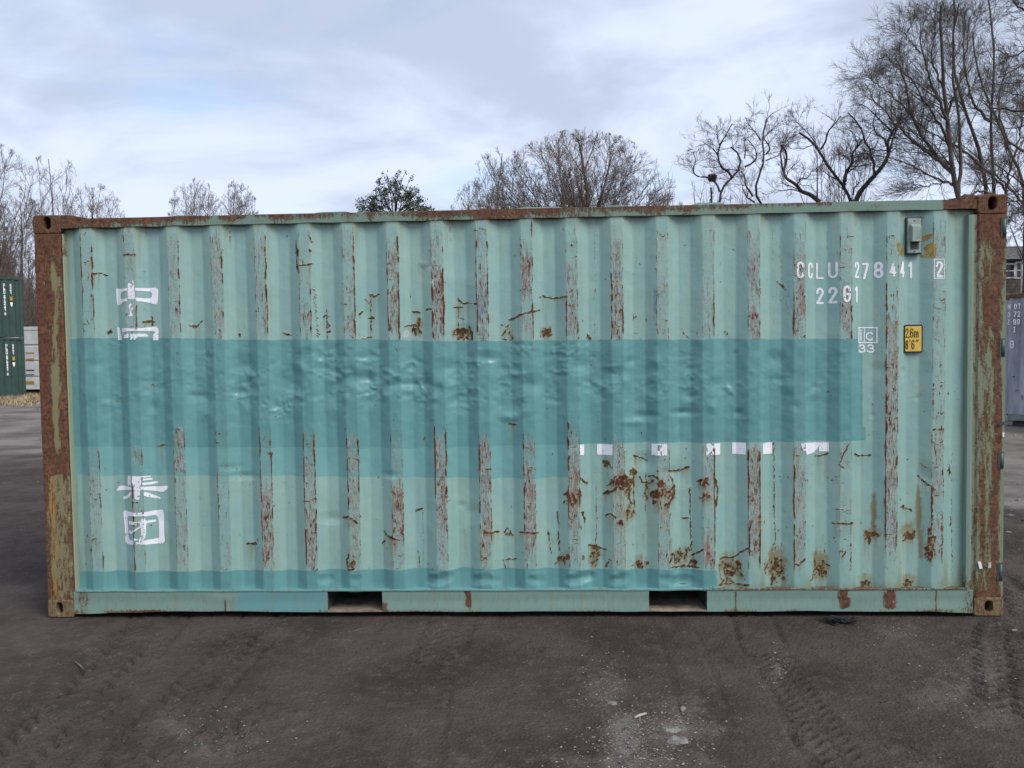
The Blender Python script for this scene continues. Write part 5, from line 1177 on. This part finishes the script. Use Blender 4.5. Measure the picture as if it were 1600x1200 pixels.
# contorted trees: main limbs follow what shows above the rail
def Z3(P): return [(1060 + a / 5.714, 160 + b_ / 5.714) for a, b_ in P]
def Z4(P): return [(1300 + a / 3.637, b_ / 3.637) for a, b_ in P]
def lift(P, Y, r, dy=.5):
    q = np.cumsum(r.normal(0, dy * .35, len(P))); return [at(u, v, Y + d) for (u, v), d in zip(P, q)]
CT = [
 ('contorted tree with a nest in it above the right part of the rail', 1122, 24, [
   ([(360,960),(370,800),(410,730),(480,670),(550,610),(590,560),(580,500),(520,430),(470,400)], .105), ([(370,800),(345,730),(300,690),(250,660),(190,670),(140,640),(130,590),(160,520),(130,440)], .05), ([(480,670),(440,610),(390,590),(360,530),(350,460),(370,380),(430,280),(480,190)], .06), ([(350,460),(290,400),(240,370),(210,380)], .03), ([(590,575),(650,550),(700,500),(690,420),(620,330)], .045), ([(550,610),(480,600),(420,595)], .03), ([(590,500),(600,420),(590,350),(640,280)], .03), ([(370,400),(350,320),(340,200)], .025)]),
 ('crooked tree with a zigzag stem between the two contorted trees', 1190, 25, [
   ([(800,1000),(740,880),(665,840),(680,760),(710,670),(740,590),(780,520),(785,460),(740,400),(735,340),(760,250),(790,150)], .10), ([(665,840),(600,740),(590,660),(560,610)], .05), ([(680,890),(610,850),(570,760),(590,720)], .035), ([(785,460),(820,420),(800,370),(760,320),(840,240)], .045), ([(735,340),(690,270),(620,190),(600,130)], .035), ([(780,520),(850,490),(910,470)], .035), ([(910,460),(920,380),(960,300)], .03)]),
 ('contorted tree with long snaking limbs beside the tall tree', 1332, 23, [
   ([(1570,960),(1540,870),(1480,740),(1400,660),(1330,570),(1270,450),(1220,370),(1150,310),(1080,270)], .125), ([(1480,740),(1480,660),(1540,560),(1560,520),(1550,450),(1610,390),(1640,330)], .07), ([(1270,420),(1310,360),(1340,250),(1390,200),(1450,120)], .05), ([(1230,370),(1180,300),(1120,240),(1040,160)], .03), ([(1260,890),(1180,820),(1100,800),(1050,730),(960,680),(935,620),(965,530),(970,450),(920,380)], .10), ([(1100,800),(1010,775),(930,790),(860,780)], .035), ([(935,620),(920,540),(910,440),(960,330),(1000,250)], .045), ([(1060,740),(1090,680),(1150,680),(1200,600)], .035), ([(1240,860),(1240,700),(1240,480),(1210,420)], .035)]),
]
r3 = np.random.default_rng(77)
for i, (lb, ub, Y, lim) in enumerate(CT):
    b0 = base_at(ub, Y); Ls, rs = [], []
    for P, r_ in lim:
        q = lift(Z3(P), Y, r3, .55)
        Ls.append(q); rs.append(r_ * .80)
    wd = Wood(60 + i); s0 = Ls[0][0]; Ls[0] = [b0, b0 * .5 + s0 * .5 + np.array([.1, 0, 0])] + Ls[0]
    if i == 2:      # its right half, from the closer study of the sky edge
        for P, r_ in [([(115,1200),(150,1100),(230,1010),(300,930),(325,870),(310,810),(345,750),(380,690)], .13), ([(235,1010),(245,975),(230,960),(245,935),(215,880),(220,850),(180,800),(180,760),(140,690),(90,640)], .07), ([(75,1030),(80,970),(120,930),(110,880),(150,820),(130,790)], .07), ([(80,990),(130,950),(185,935)], .035), ([(120,1110),(125,1070),(165,1030)], .04), ([(310,830),(300,790),(250,760),(230,700),(250,640)], .05), ([(345,750),(290,700),(200,610),(160,590)], .04), ([(325,870),(345,790),(400,640)], .05)]:
            Ls.append(lift(Z4(P), Y, r3, .5)); rs.append(r_ * .80)
        Ls.append([b0, Ls[9][0]]); rs.append(.10); Ls.append([b0 + np.array([0, .2, b0[2] * 0 + 1.2]), Ls[4][0]]); rs.append(.07)
    wd.limbs(Ls, rs, [q * .35 for q in rs], 22, .0)
    wd.grow(8, .26, (25, 70), 8, .20, .05, .25, .42, .007, lens=np.full((len(Ls), 1), 4.2), tipw=.25).grow(6, .55, (22, 60), 6, .18, .05, .15, .55, .0048).grow(5, .6, (22, 55), 4, .15, .05, .15, .6, .0036)
    tree('contorted_tree', lb, 'contorted bare trees above the right part of the rail', b0, wd, M['bark_dark'], M['twig_dark'], [0], [1, 2, 3], [7], [4, 3, 3])
    if i == 0: nest_p = at(1113, 277, Y)
# straight thin suckers standing among them
for i, (u, hw, nn, vt, lb) in enumerate([(1125, .9, 12, 268, 'clump of thin upright shoots under the nest'), (1312, 1.3, 16, 215, 'clump of thin straight shoots among the snaking limbs'), (1040, .8, 8, 292, 'sparse upright shoots just right of the round tree')]):
    Y = 26.0; b0 = base_at(u, Y); tp = at(u, vt, Y)[2]; r_ = np.random.default_rng(90 + i); Ls = []
    for k in range(nn):
        e = b0 + np.array([r_.normal(0, hw * .7), r_.normal(0, .6), (tp - b0[2]) * r_.uniform(.75, 1.02)]); s_ = b0 + np.array([r_.normal(0, .25), r_.normal(0, .2), 0]); Ls.append([s_, (s_ + e) / 2 + np.array([r_.normal(0, .1), 0, 0]), e])
    wd = Wood(95 + i).limbs(Ls, .03, .008, 9, .03); wd.grow(9, .28, (15, 35), 5, .08, .08, .35, .5, .007).grow(5, .5, (15, 40), 3, .1, .05, .2, .6, .0055)
    tree('shoot_clump', lb, 'clumps of thin shoots behind the container', b0, wd, M['bark'], M['twig'], [0], [1, 2], [5], [4, 3], 'shrub')
# stub wrapped in dead ivy below the nest
p1 = base_at(1111, 24.3); q1 = at(1111, 293, 24.3); wd = Wood(120).limbs([[p1, (p1 + q1) / 2 + np.array([.08, 0, 0]), q1]], .06, .03, 14, .02); wd.grow(420, .3, (30, 110), 3, .35, -.03, .60, .2, .005, lens=np.full((1, 1), .75), lmin=.10)
tree('broken_trunk', 'short dark broken trunk wrapped in dead growth below the nest', None, p1, wd, M['bark_dark'], M['twig_dark'], [0], [1], [8], [3], 'tree stump')
# nest
wd = Wood(121); rr = wd.r; N_ = 420; th = rr.uniform(0, 6.28, N_); ph_ = rr.uniform(-1.4, .7, N_); rad = .105 * rr.uniform(.6, 1.15, N_)
c_ = np.stack([np.cos(th) * np.cos(ph_) * rad * 1.15, np.sin(th) * np.cos(ph_) * rad * 1.15, np.sin(ph_) * rad * 1.05], -1) + nest_p; d = norm(np.stack([-np.sin(th), np.cos(th), rr.normal(0, .35, N_)], -1) + rr.normal(0, .45, (N_, 3))) * rr.uniform(.05, .14, (N_, 1))
wd.lv.append((np.stack([c_ - d, c_, c_ + d], 1), np.full((N_, 3), .006))); nm = wd.mesh('bird_nest', [0], [4]); tag(link('bird_nest', nm, M['twig_dark']), 'dark ball-shaped bird nest of twigs in the contorted tree', 'bird nest')
# the tall spreading tree at the right and its neighbour reaching in from outside the frame
def limb_list(spec, Y, r, dy): return [lift(Z4(P), Y, r, dy) for P, _ in spec], [q for _, q in spec]
r4 = np.random.default_rng(5); Y = 22.0; b0 = base_at(1503, Y)
spec = [([(740,1250),(715,1080),(690,960),(665,830),(655,680),(640,520),(620,350),(610,180),(620,30)], .21), ([(690,980),(600,900),(520,790),(450,660),(420,480),(360,330)], .10), ([(700,1000),(560,880),(420,770),(330,660),(230,560),(190,480)], .085), ([(715,1060),(560,1000),(430,930),(310,890),(200,870)], .06), ([(660,700),(600,560),(540,400),(500,260),(500,130)], .085), ([(720,1100),(730,900),(720,650),(690,420),(690,200),(720,20)], .10), ([(740,1120),(850,1080),(940,1110),(1040,1180)], .07), ([(720,1040),(620,1040),(520,1060),(400,1080)], .045), ([(665,830),(600,680),(520,560),(430,420),(320,330)], .07), ([(640,520),(560,330),(590,150),(560,60)], .06), ([(655,650),(720,480),(760,300),(780,100)], .07), ([(700,960),(500,830),(380,700),(340,600)], .06), ([(450,660),(360,560),(250,470),(190,420)], .05), ([(500,300),(430,220),(400,160)], .04)]
spec2 = [([(880,1180),(860,960),(820,800),(760,640),(700,480),(680,300),(700,120),(690,-40)], .17), ([(925,1150),(910,900),(900,680),(915,500),(930,300),(900,100),(880,-60)], .14), ([(860,960),(720,830),(600,780),(480,690),(400,640)], .07), ([(900,690),(800,590),(760,430),(740,250),(760,60)], .08), ([(1100,1060),(1040,930),(980,780),(920,650),(860,540),(820,370),(800,180)], .14), ([(1000,1090),(870,960),(780,880),(700,830)], .07), ([(1110,1180),(1000,1060),(940,1000),(870,960)], .09), ([(990,1110),(1010,980),(1060,800),(1100,600)], .08), ([(1090,860),(1000,800),(960,700),(940,580),(980,400)], .07)]
for i, (sp, uu, lb, sd) in enumerate([(spec, 1503, 'tall bare tree fanning out above the right end of the container', 1), (spec2, 1545, 'many-stemmed tall bare tree behind the right corner casting', 2)]):
    Yt = Y + i * 2.2; b0 = base_at(uu, Yt); Ls, rs = limb_list(sp, Yt, r4, .7); Ls[0] = [b0, b0 * .4 + np.array(Ls[0][0]) * .6] + Ls[0]
    if i: Ls[1] = [b0 + np.array([.5, .2, 0])] + Ls[1]; Ls[4] = [b0 + np.array([1.4, .3, 0])] + Ls[4]
    rs = [q * .68 for q in rs]
    wd = Wood(130 + i).limbs(Ls, rs, [q * .25 for q in rs], 20, .02)
    wd.grow(20, .36, (25, 50), 5, .035, .035, .12, .36, .0075, lens=np.full((len(Ls), 1), 5.0), tipw=.55).grow(7, .55, (25, 50), 4, .04, .03, .12, .5, .0052, lmin=.35).grow(7, .66, (25, 55), 3, .05, .03, .12, .6, .0036, lmin=.3)
    tree('tall_tree', lb, 'tall bare trees at the right', b0, wd, M['bark'], M['twig_dark'], [0], [1, 2, 3], [8], [5, 3, 3])
Yt = 19.0; b0 = base_at(1760, Yt)
spec3 = [([(1500,1250),(1450,900),(1400,500),(1380,100),(1400,-300)], .30), ([(1420,760),(1250,640),(1090,628),(960,625),(880,600)], .10), ([(1430,800),(1300,690),(1180,690),(1050,720),(960,740)], .06), ([(1410,560),(1250,560),(1100,550),(960,510)], .06), ([(1400,420),(1250,330),(1090,370),(950,440)], .06), ([(1390,300),(1200,130),(1080,60),(1000,-20)], .09), ([(1390,350),(1150,250),(1020,330),(940,280)], .06), ([(1400,500),(1200,430),(1060,470),(900,480)], .05), ([(1380,150),(1200,-10),(1060,-60)], .07), ([(1440,980),(1250,1030),(1130,1080),(1040,1010),(920,930)], .07), ([(1440,1000),(1240,1110),(1100,1180),(1000,1120)], .06), ([(1460,1100),(1250,1170),(1100,1250),(1050,1300)], .05)]
Ls, rs = limb_list(spec3, Yt, r4, .7); Ls[0] = [b0] + Ls[0]; wd = Wood(140).limbs(Ls, [q * .7 for q in rs], [q * .2 for q in rs], 20, .02)
wd.grow(16, .28, (25, 60), 6, .07, .02, .2, .36, .008, lens=np.full((len(Ls), 1), 4.4), tipw=.5).grow(6, .5, (25, 55), 5, .07, .02, .15, .5, .0055).grow(6, .6, (25, 55), 3, .08, .02, .15, .6, .0038)
tree('tall_tree', 'dark tree whose boughs reach in from the right edge of the picture', 'tall bare trees at the right', b0, wd, M['bark_dark'], M['twig_dark'], [0], [1, 2, 3], [8], [5, 3, 3])
# evergreen
Y = 40.0; b0 = base_at(617, Y); tp = at(617, 270, Y)[2]; sc = (at(665, 320, Y)[0] - at(563, 320, Y)[0]) / 2
fk = at(617, 333, Y); Ls = [[b0, (b0 + fk) / 2, fk, at(612, 300, Y), at(604, 272, Y)]]; rr = np.random.default_rng(8)
for u, v in [(632,272),(640,282),(648,302),(660,312),(664,318),(590,290),(580,300),(568,312),(560,330),(622,280),(600,285),(652,325),(575,325),(655,298),(610,290),(584,318),(666,330),(558,322)]: Ls.append([fk - np.array([0, 0, rr.uniform(0, .9)]), at((617 + u) / 2 + rr.normal(0, 2), (333 + v) / 2 + 2, Y + rr.normal(0, .5)), at(u, v, Y + rr.normal(0, .9))])
for k in range(14): a = rr.uniform(0, 6.28); Ls.append([b0 + np.array([0, 0, (fk[2] - b0[2]) * rr.uniform(.55, 1)]), fk + np.array([math.cos(a) * sc * .6, math.sin(a) * sc * .6, rr.uniform(-2, 0)]), fk + np.array([math.cos(a) * sc * 1.1, math.sin(a) * sc * 1.1, rr.uniform(-2.5, .3)])])
wd = Wood(150).limbs(Ls, [.14] + [.045] * (len(Ls) - 1), .012, 9, .03); wd.grow(12, .30, (30, 65), 5, .12, .12, .3, .5, .010, lens=np.full((len(Ls), 1), 2.4))
o = thing('evergreen_tree', tuple(map(float, b0)), 'dark green evergreen tree peeking over the left middle of the rail', 'tree')
link('trunk', wd.mesh('trunk', [0], [6]), M['bark_dark'], o); tag(link('branches', wd.mesh('branches', [1], [3]), M['bark_dark'], o), kind='stuff')
M['leaf'] = mat('dark_evergreen_leaf', (.050, .072, .042), .6, var=.45, scale=4)
T_ = wd.lv[1][0]; cl = np.concatenate([T_[:, -1], T_[rr.random(len(T_)) < .5, -2]]); V, F = [], []; K = 11
c_ = np.repeat(cl, K, 0); n_ = len(c_); c_ = c_ + rr.normal(0, .085, (n_, 3)); d = norm(rr.normal(0, 1, (n_, 3)) + np.array([0, 0, .5])) * rr.uniform(.05, .10, (n_, 1)); s_ = norm(np.cross(d, rr.normal(0, 1, (n_, 3)))) * rr.uniform(.02, .04, (n_, 1))
V = np.stack([c_ - d, c_ + s_ - d * .1, c_ + d, c_ - s_ - d * .1], 1).reshape(-1, 3); F = np.arange(n_ * 4).reshape(-1, 4); NTRI[0] += n_ * 2
link('foliage', mesh_np('foliage', V, F, False), M['leaf'], o)

# the wood on the slope behind the green containers, and the shrubs below the house: a few kinds, many individuals
def proto(seed, h, hw, st, fork, a, b_):
    wd = vase((0, 0, 0), h, hw, st, Wood(seed), .05 + h * .012, fork, seed=seed, zup=.75); e = ((0, 0, h * .55), (hw * 1.1, hw * 1.1, h * .48)); wd.grow(a, .35, (20, 50), 5, .12, .06, .1, .5, .02, e).grow(b_, .5, (22, 55), 4, .15, .05, .15, .6, .014, e).grow(4, .6, (25, 60), 3, .16, .04, .15, .6, .010, e)
    return wd.mesh('trunk', [0], [5]), wd.mesh('crown', [1, 2, 3], [3, 3, 3])
PR = [proto(200, 10, 2.0, 6, .25, 12, 6), proto(201, 12, 2.4, 5, .35, 12, 6), proto(202, 8, 2.2, 8, .08, 12, 6), proto(203, 2.6, 1.5, 12, .02, 9, 5)]
for a, b_ in PR: a.materials.append(M['bark']); b_.materials.append(M['twig'])
def plant(k, x, y, s, rz, name, label, group, cat):
    z = float(terrain(np.array(x), np.array(y))) - .05
    o = bpy.data.objects.new(name, None); COL.objects.link(o); o.location = (x, y, z); o.rotation_euler = (0, 0, rz); o.scale = (s, s, s); tag(o, label, cat, group)
    for me_, nm_ in zip(PR[k], ('trunk', 'crown')):
        c = bpy.data.objects.new(nm_, me_); COL.objects.link(c); c.parent = o
rr = np.random.default_rng(15)
for k in range(40):
    y = rr.uniform(40, 78); u = rr.uniform(-140, 62) if k < 46 else rr.uniform(62, 260); x = at(u, 540, y)[0]
    plant(int(rr.integers(0, 3)), x, y, rr.uniform(.55, .95) if k < 46 else rr.uniform(.4, .6), rr.uniform(0, 6.28), 'woodland_tree', 'bare brown tree in the dense wood on the slope behind the green containers', 'bare trees of the wood on the far slope', 'tree')
for k in range(11):
    y = rr.uniform(36, 41); x = at(rr.uniform(-60, 70), 540, y)[0]; plant(3, x, y, rr.uniform(.9, 1.6), rr.uniform(0, 6.28), 'woodland_shrub', 'bare brown shrub at the edge of the wood behind the green containers', 'bare shrubs at the edge of the wood', 'shrub')
for k in range(9):
    y = rr.uniform(20, 31); u = 1545 + 8 * k; x = at(u, 540, y)[0]; plant(3, x, y, rr.uniform(.5, .8), rr.uniform(0, 6.28), 'bank_shrub', 'bare brown shrub on the bank below the house', 'bare shrubs on the bank below the house', 'shrub')

# ---------------------------------------------------------------- containers behind, house
def simple_mat(name, c, **k): M[name] = mat(name, c, **k); return M[name]
simple_mat('green_paint', (.034, .066, .052), rough=.5, var=.12, scale=3); simple_mat('white_paint', (.60, .62, .62), rough=.5, var=.08, scale=3); simple_mat('grey_blue_paint', (.285, .30, .335), rough=.6, var=.2, scale=4, stretch=(1, 1, .2)); simple_mat('rust_rail', (.12, .07, .045), rough=.9, var=.4, scale=12)
simple_mat('amber_label', (.42, .25, .04), rough=.6); simple_mat('near_black', (.05, .05, .05), rough=.8); simple_mat('lettering_white', (.78, .78, .78), rough=.6); simple_mat('grey_base', (.16, .18, .175), rough=.7, var=.2)  # near-black tone serves container floors, support blocks and dark labels
simple_mat('bleached_red', (.40, .20, .18), rough=.8)
def far_container(name, label, loc, rz, paint, rail, base_mat, n_ridge, length=6.06, group=None, height=2.59, lower=.12):
    """local frame: x along the side, -y towards the viewer side, origin at the lower near corner of that side"""
    o = thing(name, loc, label, 'shipping container', group, rz); MW.pop(o.name, None); H_ = height
    c = MB(); P = []; d = (length - .24) / n_ridge
    for i in range(n_ridge): s = .12 + d * i; P += [(s, .0), (s + d * .26, .0), (s + d * .5, .036), (s + d * .76, .036)]
    P.append((length - .12, 0)); k = len(P); V = [(s, .02 + f, z) for z in (lower + .03, H_ - .09) for s, f in P]; c.add(V, [(i, i + 1, k + i + 1, k + i) for i in range(k - 1)]); c.build('corrugated_wall', paint, o)
    for x0 in (0, length - .13): MB().box(x0, x0 + .13, 0, .14, .118, H_ - .118, .008).build('corner_post', paint, o); MB().box(x0, x0 + .13, 2.30, 2.438, .118, H_ - .118, .008).build('corner_post', paint, o)
    for x0 in (-.004, length - .16):
        for y0 in (-.004, 2.28):
            for z0 in (0, H_ - .118): MB().box(x0, x0 + .164, y0, y0 + .162, z0, z0 + .118, .008).build('corner_casting', paint if z0 == 0 else rail, o)
    MB().box(.16, length - .16, .006, .06, H_ - .09, H_ - .01, .006).build('top_side_rail', rail, o); MB().box(.16, length - .16, .006, .06, .02, lower + .028, .004).build('bottom_side_rail', base_mat, o)
    MB().box(.02, length - .02, .07, 2.42, H_ - .05, H_ - .02).build('roof', paint, o); MB().box(.02, length - .02, 2.40, 2.43, .02, H_ - .06).build('rear_wall', paint, o); MB().box(.012, .05, .141, 2.299, .03, H_ - .06).build('end_wall', paint, o); MB().box(length - .05, length - .012, .141, 2.299, .03, H_ - .06).build('end_wall', paint, o); MB().box(.1, length - .1, .07, 2.39, .10, .15).build('floor', M['near_black'], o)
    return o
def far_text(o, ch, x, z, w_, h_, hw, m, y=.0165, name='painted_letter'):
    n = 26; U, V = np.meshgrid(np.linspace(-.25, 1.25, n), np.linspace(-.2, 1.2, int(n * 1.3))); S = np.max([np.max([hw - segdist(U * w_, V * h_, (a[0] * w_, a[1] * h_), (b_[0] * w_, b_[1] * h_)) for a, b_ in zip(ln[:-1], ln[1:])], axis=0) for ln in GL[ch]], axis=0)
    P, fs = march(S); me = bpy.data.meshes.new(name); me.from_pydata([(float(x + (-.25 + p[0] * 1.5 / (n - 1)) * w_), y, float(z + h_ - (-.2 + p[1] * 1.4 / (int(n * 1.3) - 1)) * h_)) for p in P], [], fs); link(name, me, m, o)
GL.update({'-': [[(.1, .5), (.9, .5)]]})
# two green ones, stacked
A = gnd(41.5, 619); ang = math.radians(58)         # the side runs towards the camera and leaves the frame at the left
for k, lb in enumerate(('dark green shipping container standing on the ground, lower of the stacked pair', 'dark green shipping container stacked on top of the other green one')):
    gz_ = float(terrain(np.array(A[0]), np.array(A[1])))
    o = far_container('green_container', lb, (A[0] - 6.06 * math.cos(ang), A[1] - 6.06 * math.sin(ang), -.02 + k * 2.60), ang, M['green_paint'], M['green_paint'], M['green_paint'], 21, group='stacked green containers')
    for j in range(11): far_text(o, 'CLGU2784412'[j], 5.31, 2.22 - j * .115 - (.04 if j > 3 else 0) - (.06 if j > 9 else 0), .055, .085, .013, M['lettering_white'])
    for j in range(4): far_text(o, '22G1'[j], 5.57, 2.22 - j * .115, .05, .075, .011, M['lettering_white'])
    MB().box(5.545, 5.655, .012, .0155, 1.60, 1.76).build('height_plate', M['amber_label'], o); MB().prism([(5.55, 1.45), (5.59, 1.33), (5.62, 1.33), (5.65, 1.45), (5.65, 1.52), (5.55, 1.52)], 'y', .012, .0155).build('approval_plate', M['lettering_white'], o)
# white refrigerated unit, its end towards us
B0 = gnd(43, 612); d0 = 36.5; pL, pR = at(40.5, 600, 31.6), at(64, 600, 31.6)
w_ = 2.44; o = thing('white_container', (pL[0] - 1.55, 31.6, .16), 'white refrigerated container on blocks between the green stack and the rusty post', 'shipping container', None, 0.0); x0 = pL[0] - 1.55; zt = at(50, 510.5, 31.6)[2]
MB().box(x0, x0 + w_, 31.63, 37.6, .3, zt - .02, .02).build('body', M['white_paint'], o)
for xa in (x0, x0 + w_ - .16): MB().box(xa, xa + .16, 31.58, 31.66, .30, zt, .01).build('corner_post', M['white_paint'], o)
MB().box(x0 + .165, x0 + w_ - .165, 31.58, 31.625, zt - .16, zt - .002, .01).build('header', M['white_paint'], o)
zs_ = [at(50, v, 31.6)[2] for v in (516, 538.5, 541, 563, 564.5, 588, 590, 609)]
for a, b_ in ((0, 1), (2, 3), (4, 5), (6, 7)): MB().box(x0 + .18, x0 + w_ - .19, 31.595, 31.628, zs_[b_] + .012, zs_[a] - .012, .012).build('access_panel', M['white_paint'], o)
for v, h_, m_ in ((551.5, 2.2, 'amber_label'), (561.5, 3.4, 'amber_label'), (598, 5.2, 'amber_label'), (578.5, 2.0, 'near_black'), (585.5, 1.4, 'near_black')):
    z_ = at(50, v, 31.6)[2]; hh = h_ * 36.6 / 1250 / 2; MB().box(at(41, v, 31.6)[0], at(53.5, v, 31.6)[0], 31.586, 31.5935, z_ - hh, z_ + hh).build('warning_label', M[m_], o)
for xa in (x0 + .1, x0 + w_ - .4): MB().box(xa, xa + .3, 31.8, 37.4, -.1, .298, .01).build('support_block', M['near_black'], o)
# grey-blue one at the right
C0 = at(1563, 540, 11.8); ang = math.radians(-58)
o = far_container('grey_container', 'weathered grey-blue shipping container at the right edge of the picture', (C0[0], C0[1], .10), ang, M['grey_blue_paint'], M['rust_rail'], M['grey_base'], 21)
for ch, x, r_ in (('M', .135, 0), ('O', .262, 0), ('T', .335, 0), ('0', .130, 1), ('7', .255, 1), ('2', .328, 1), ('2', .120, 2), ('9', .248, 2), ('9', .320, 2), ('I', .245, 3)): far_text(o, ch, x, 2.28 - r_ * .155, .042, .095, .009, M['lettering_white'], .014)
far_text(o, '9', .19, 1.50, .06, .13, .012, M['lettering_white'], .014)
for k, (x, z, hh) in enumerate([(.30, .62, .02), (.5, .62, .03), (.42, .45, .09), (.66, .55, .05), (.24, .9, .02)]): MB().box(x, x + .05 if hh < .05 else x + .02, .010, .013, z, z + hh).build('rust_spot', M['rust_rail'], o)
for dx in (.2, 5.6): MB().box(dx, dx + .25, .1, 2.3, -.12, -.002, .01).build('timber_block', M['near_black'], o)
# house on the bank
Yh = 44.0; hz = float(terrain(np.array(25.), np.array(Yh))) ; P0 = at(1552, 405, Yh); eave = P0[2]; hx = P0[0]
simple_mat('grey_siding', (.085, .070, .058), rough=.85, var=.2, scale=3); simple_mat('roof_shingle', (.085, .078, .072), rough=.9, var=.25, scale=5); simple_mat('window_trim', (.62, .62, .62), rough=.6, var=.05)
gl = bpy.data.materials.new('window_glass'); gl.use_nodes = True; gb = gl.node_tree.nodes['Principled BSDF']; gb.inputs['Base Color'].default_value = (.02, .024, .028, 1); gb.inputs['Roughness'].default_value = .08
hs = thing('house', (hx + 5, Yh + 3.5, hz - .2), 'low grey-brown house with white-trimmed window on the bank at the right edge', 'house')
MB().box(hx, hx + 11, Yh, Yh + 7, hz - .3, eave - .05).build('wall', M['grey_siding'], hs)
for k in range(int((eave - hz) / .2)): MB().box(hx - .012, hx + 11.012, Yh - .022, Yh - .002, hz + k * .2, hz + k * .2 + .165).build('siding_board', M['grey_siding'], hs)
rdg = at(1580, 384, Yh + 3.2)[2]
MB().prism([(Yh - .45, eave - .02), (Yh + 7.45, eave - .02), (Yh + 7.45, eave + .10), (Yh + 3.5, rdg), (Yh - .45, eave + .10)], 'x', hx - .4, hx + 11.4).build('roof', M['roof_shingle'], hs)
MB().box(hx - .4, hx + 11.4, Yh - .50, Yh - .455, eave - .06, eave + .09).build('gutter', M['grey_base'], hs)
for (ua, ub, va, vb) in ((1570.5, 1584, 413.5, 433), (1588.5, 1596.5, 411, 433.5), (1601, 1612, 411, 433)):
    a, b_ = at(ua, vb, Yh - .03), at(ub, va, Yh - .03); wn_ = MB().box(a[0], b_[0], Yh - .045, Yh - .024, a[2], b_[2]).build('window', gl, hs); t_ = .09
    for q in ((a[0] - t_, a[0], a[2] - t_, b_[2] + t_), (b_[0], b_[0] + t_, a[2] - t_, b_[2] + t_), (a[0], b_[0], b_[2], b_[2] + t_), (a[0], b_[0], a[2] - t_, a[2]), (a[0], b_[0], (a[2] + b_[2]) / 2 - .03, (a[2] + b_[2]) / 2 + .03)): MB().box(q[0], q[1], Yh - .065, Yh - .046, q[2], q[3]).build('frame', M['window_trim'], wn_)
pp = at(1598.2, 420, Yh - .6); MB().box(pp[0] - .07, pp[0] + .07, Yh - .66, Yh - .52, hz - .1, eave - .07).build('porch_post', M['window_trim'], hs)
# dry grass along the foot of the green stack
rr = np.random.default_rng(33); n_ = 5200; uu_ = rr.uniform(-60, 75, n_); vv_ = rr.normal(622, 5.5, n_); g_ = np.array([gnd(a, b_) for a, b_ in zip(uu_, np.clip(vv_, 612, 636))]); g_[:, 2] = terrain(g_[:, 0], g_[:, 1])
d = np.stack([rr.normal(0, .12, n_), rr.normal(0, .12, n_), rr.uniform(.03, .16, n_)], -1); s_ = norm(np.stack([-d[:, 1], d[:, 0], 0 * d[:, 0]], -1)) * .012; V = np.stack([g_ - s_, g_ + s_, g_ + d], 1).reshape(-1, 3)
tag(link('dry_grass', mesh_np('dry_grass', V, np.arange(n_ * 3).reshape(-1, 3), False), mat('straw_grass', (.36, .27, .15), .9, var=.3, scale=2)), 'strip of straw-coloured dry grass along the foot of the green containers', 'grass', kind='stuff')
print('TREE TRIS', NTRI[0])
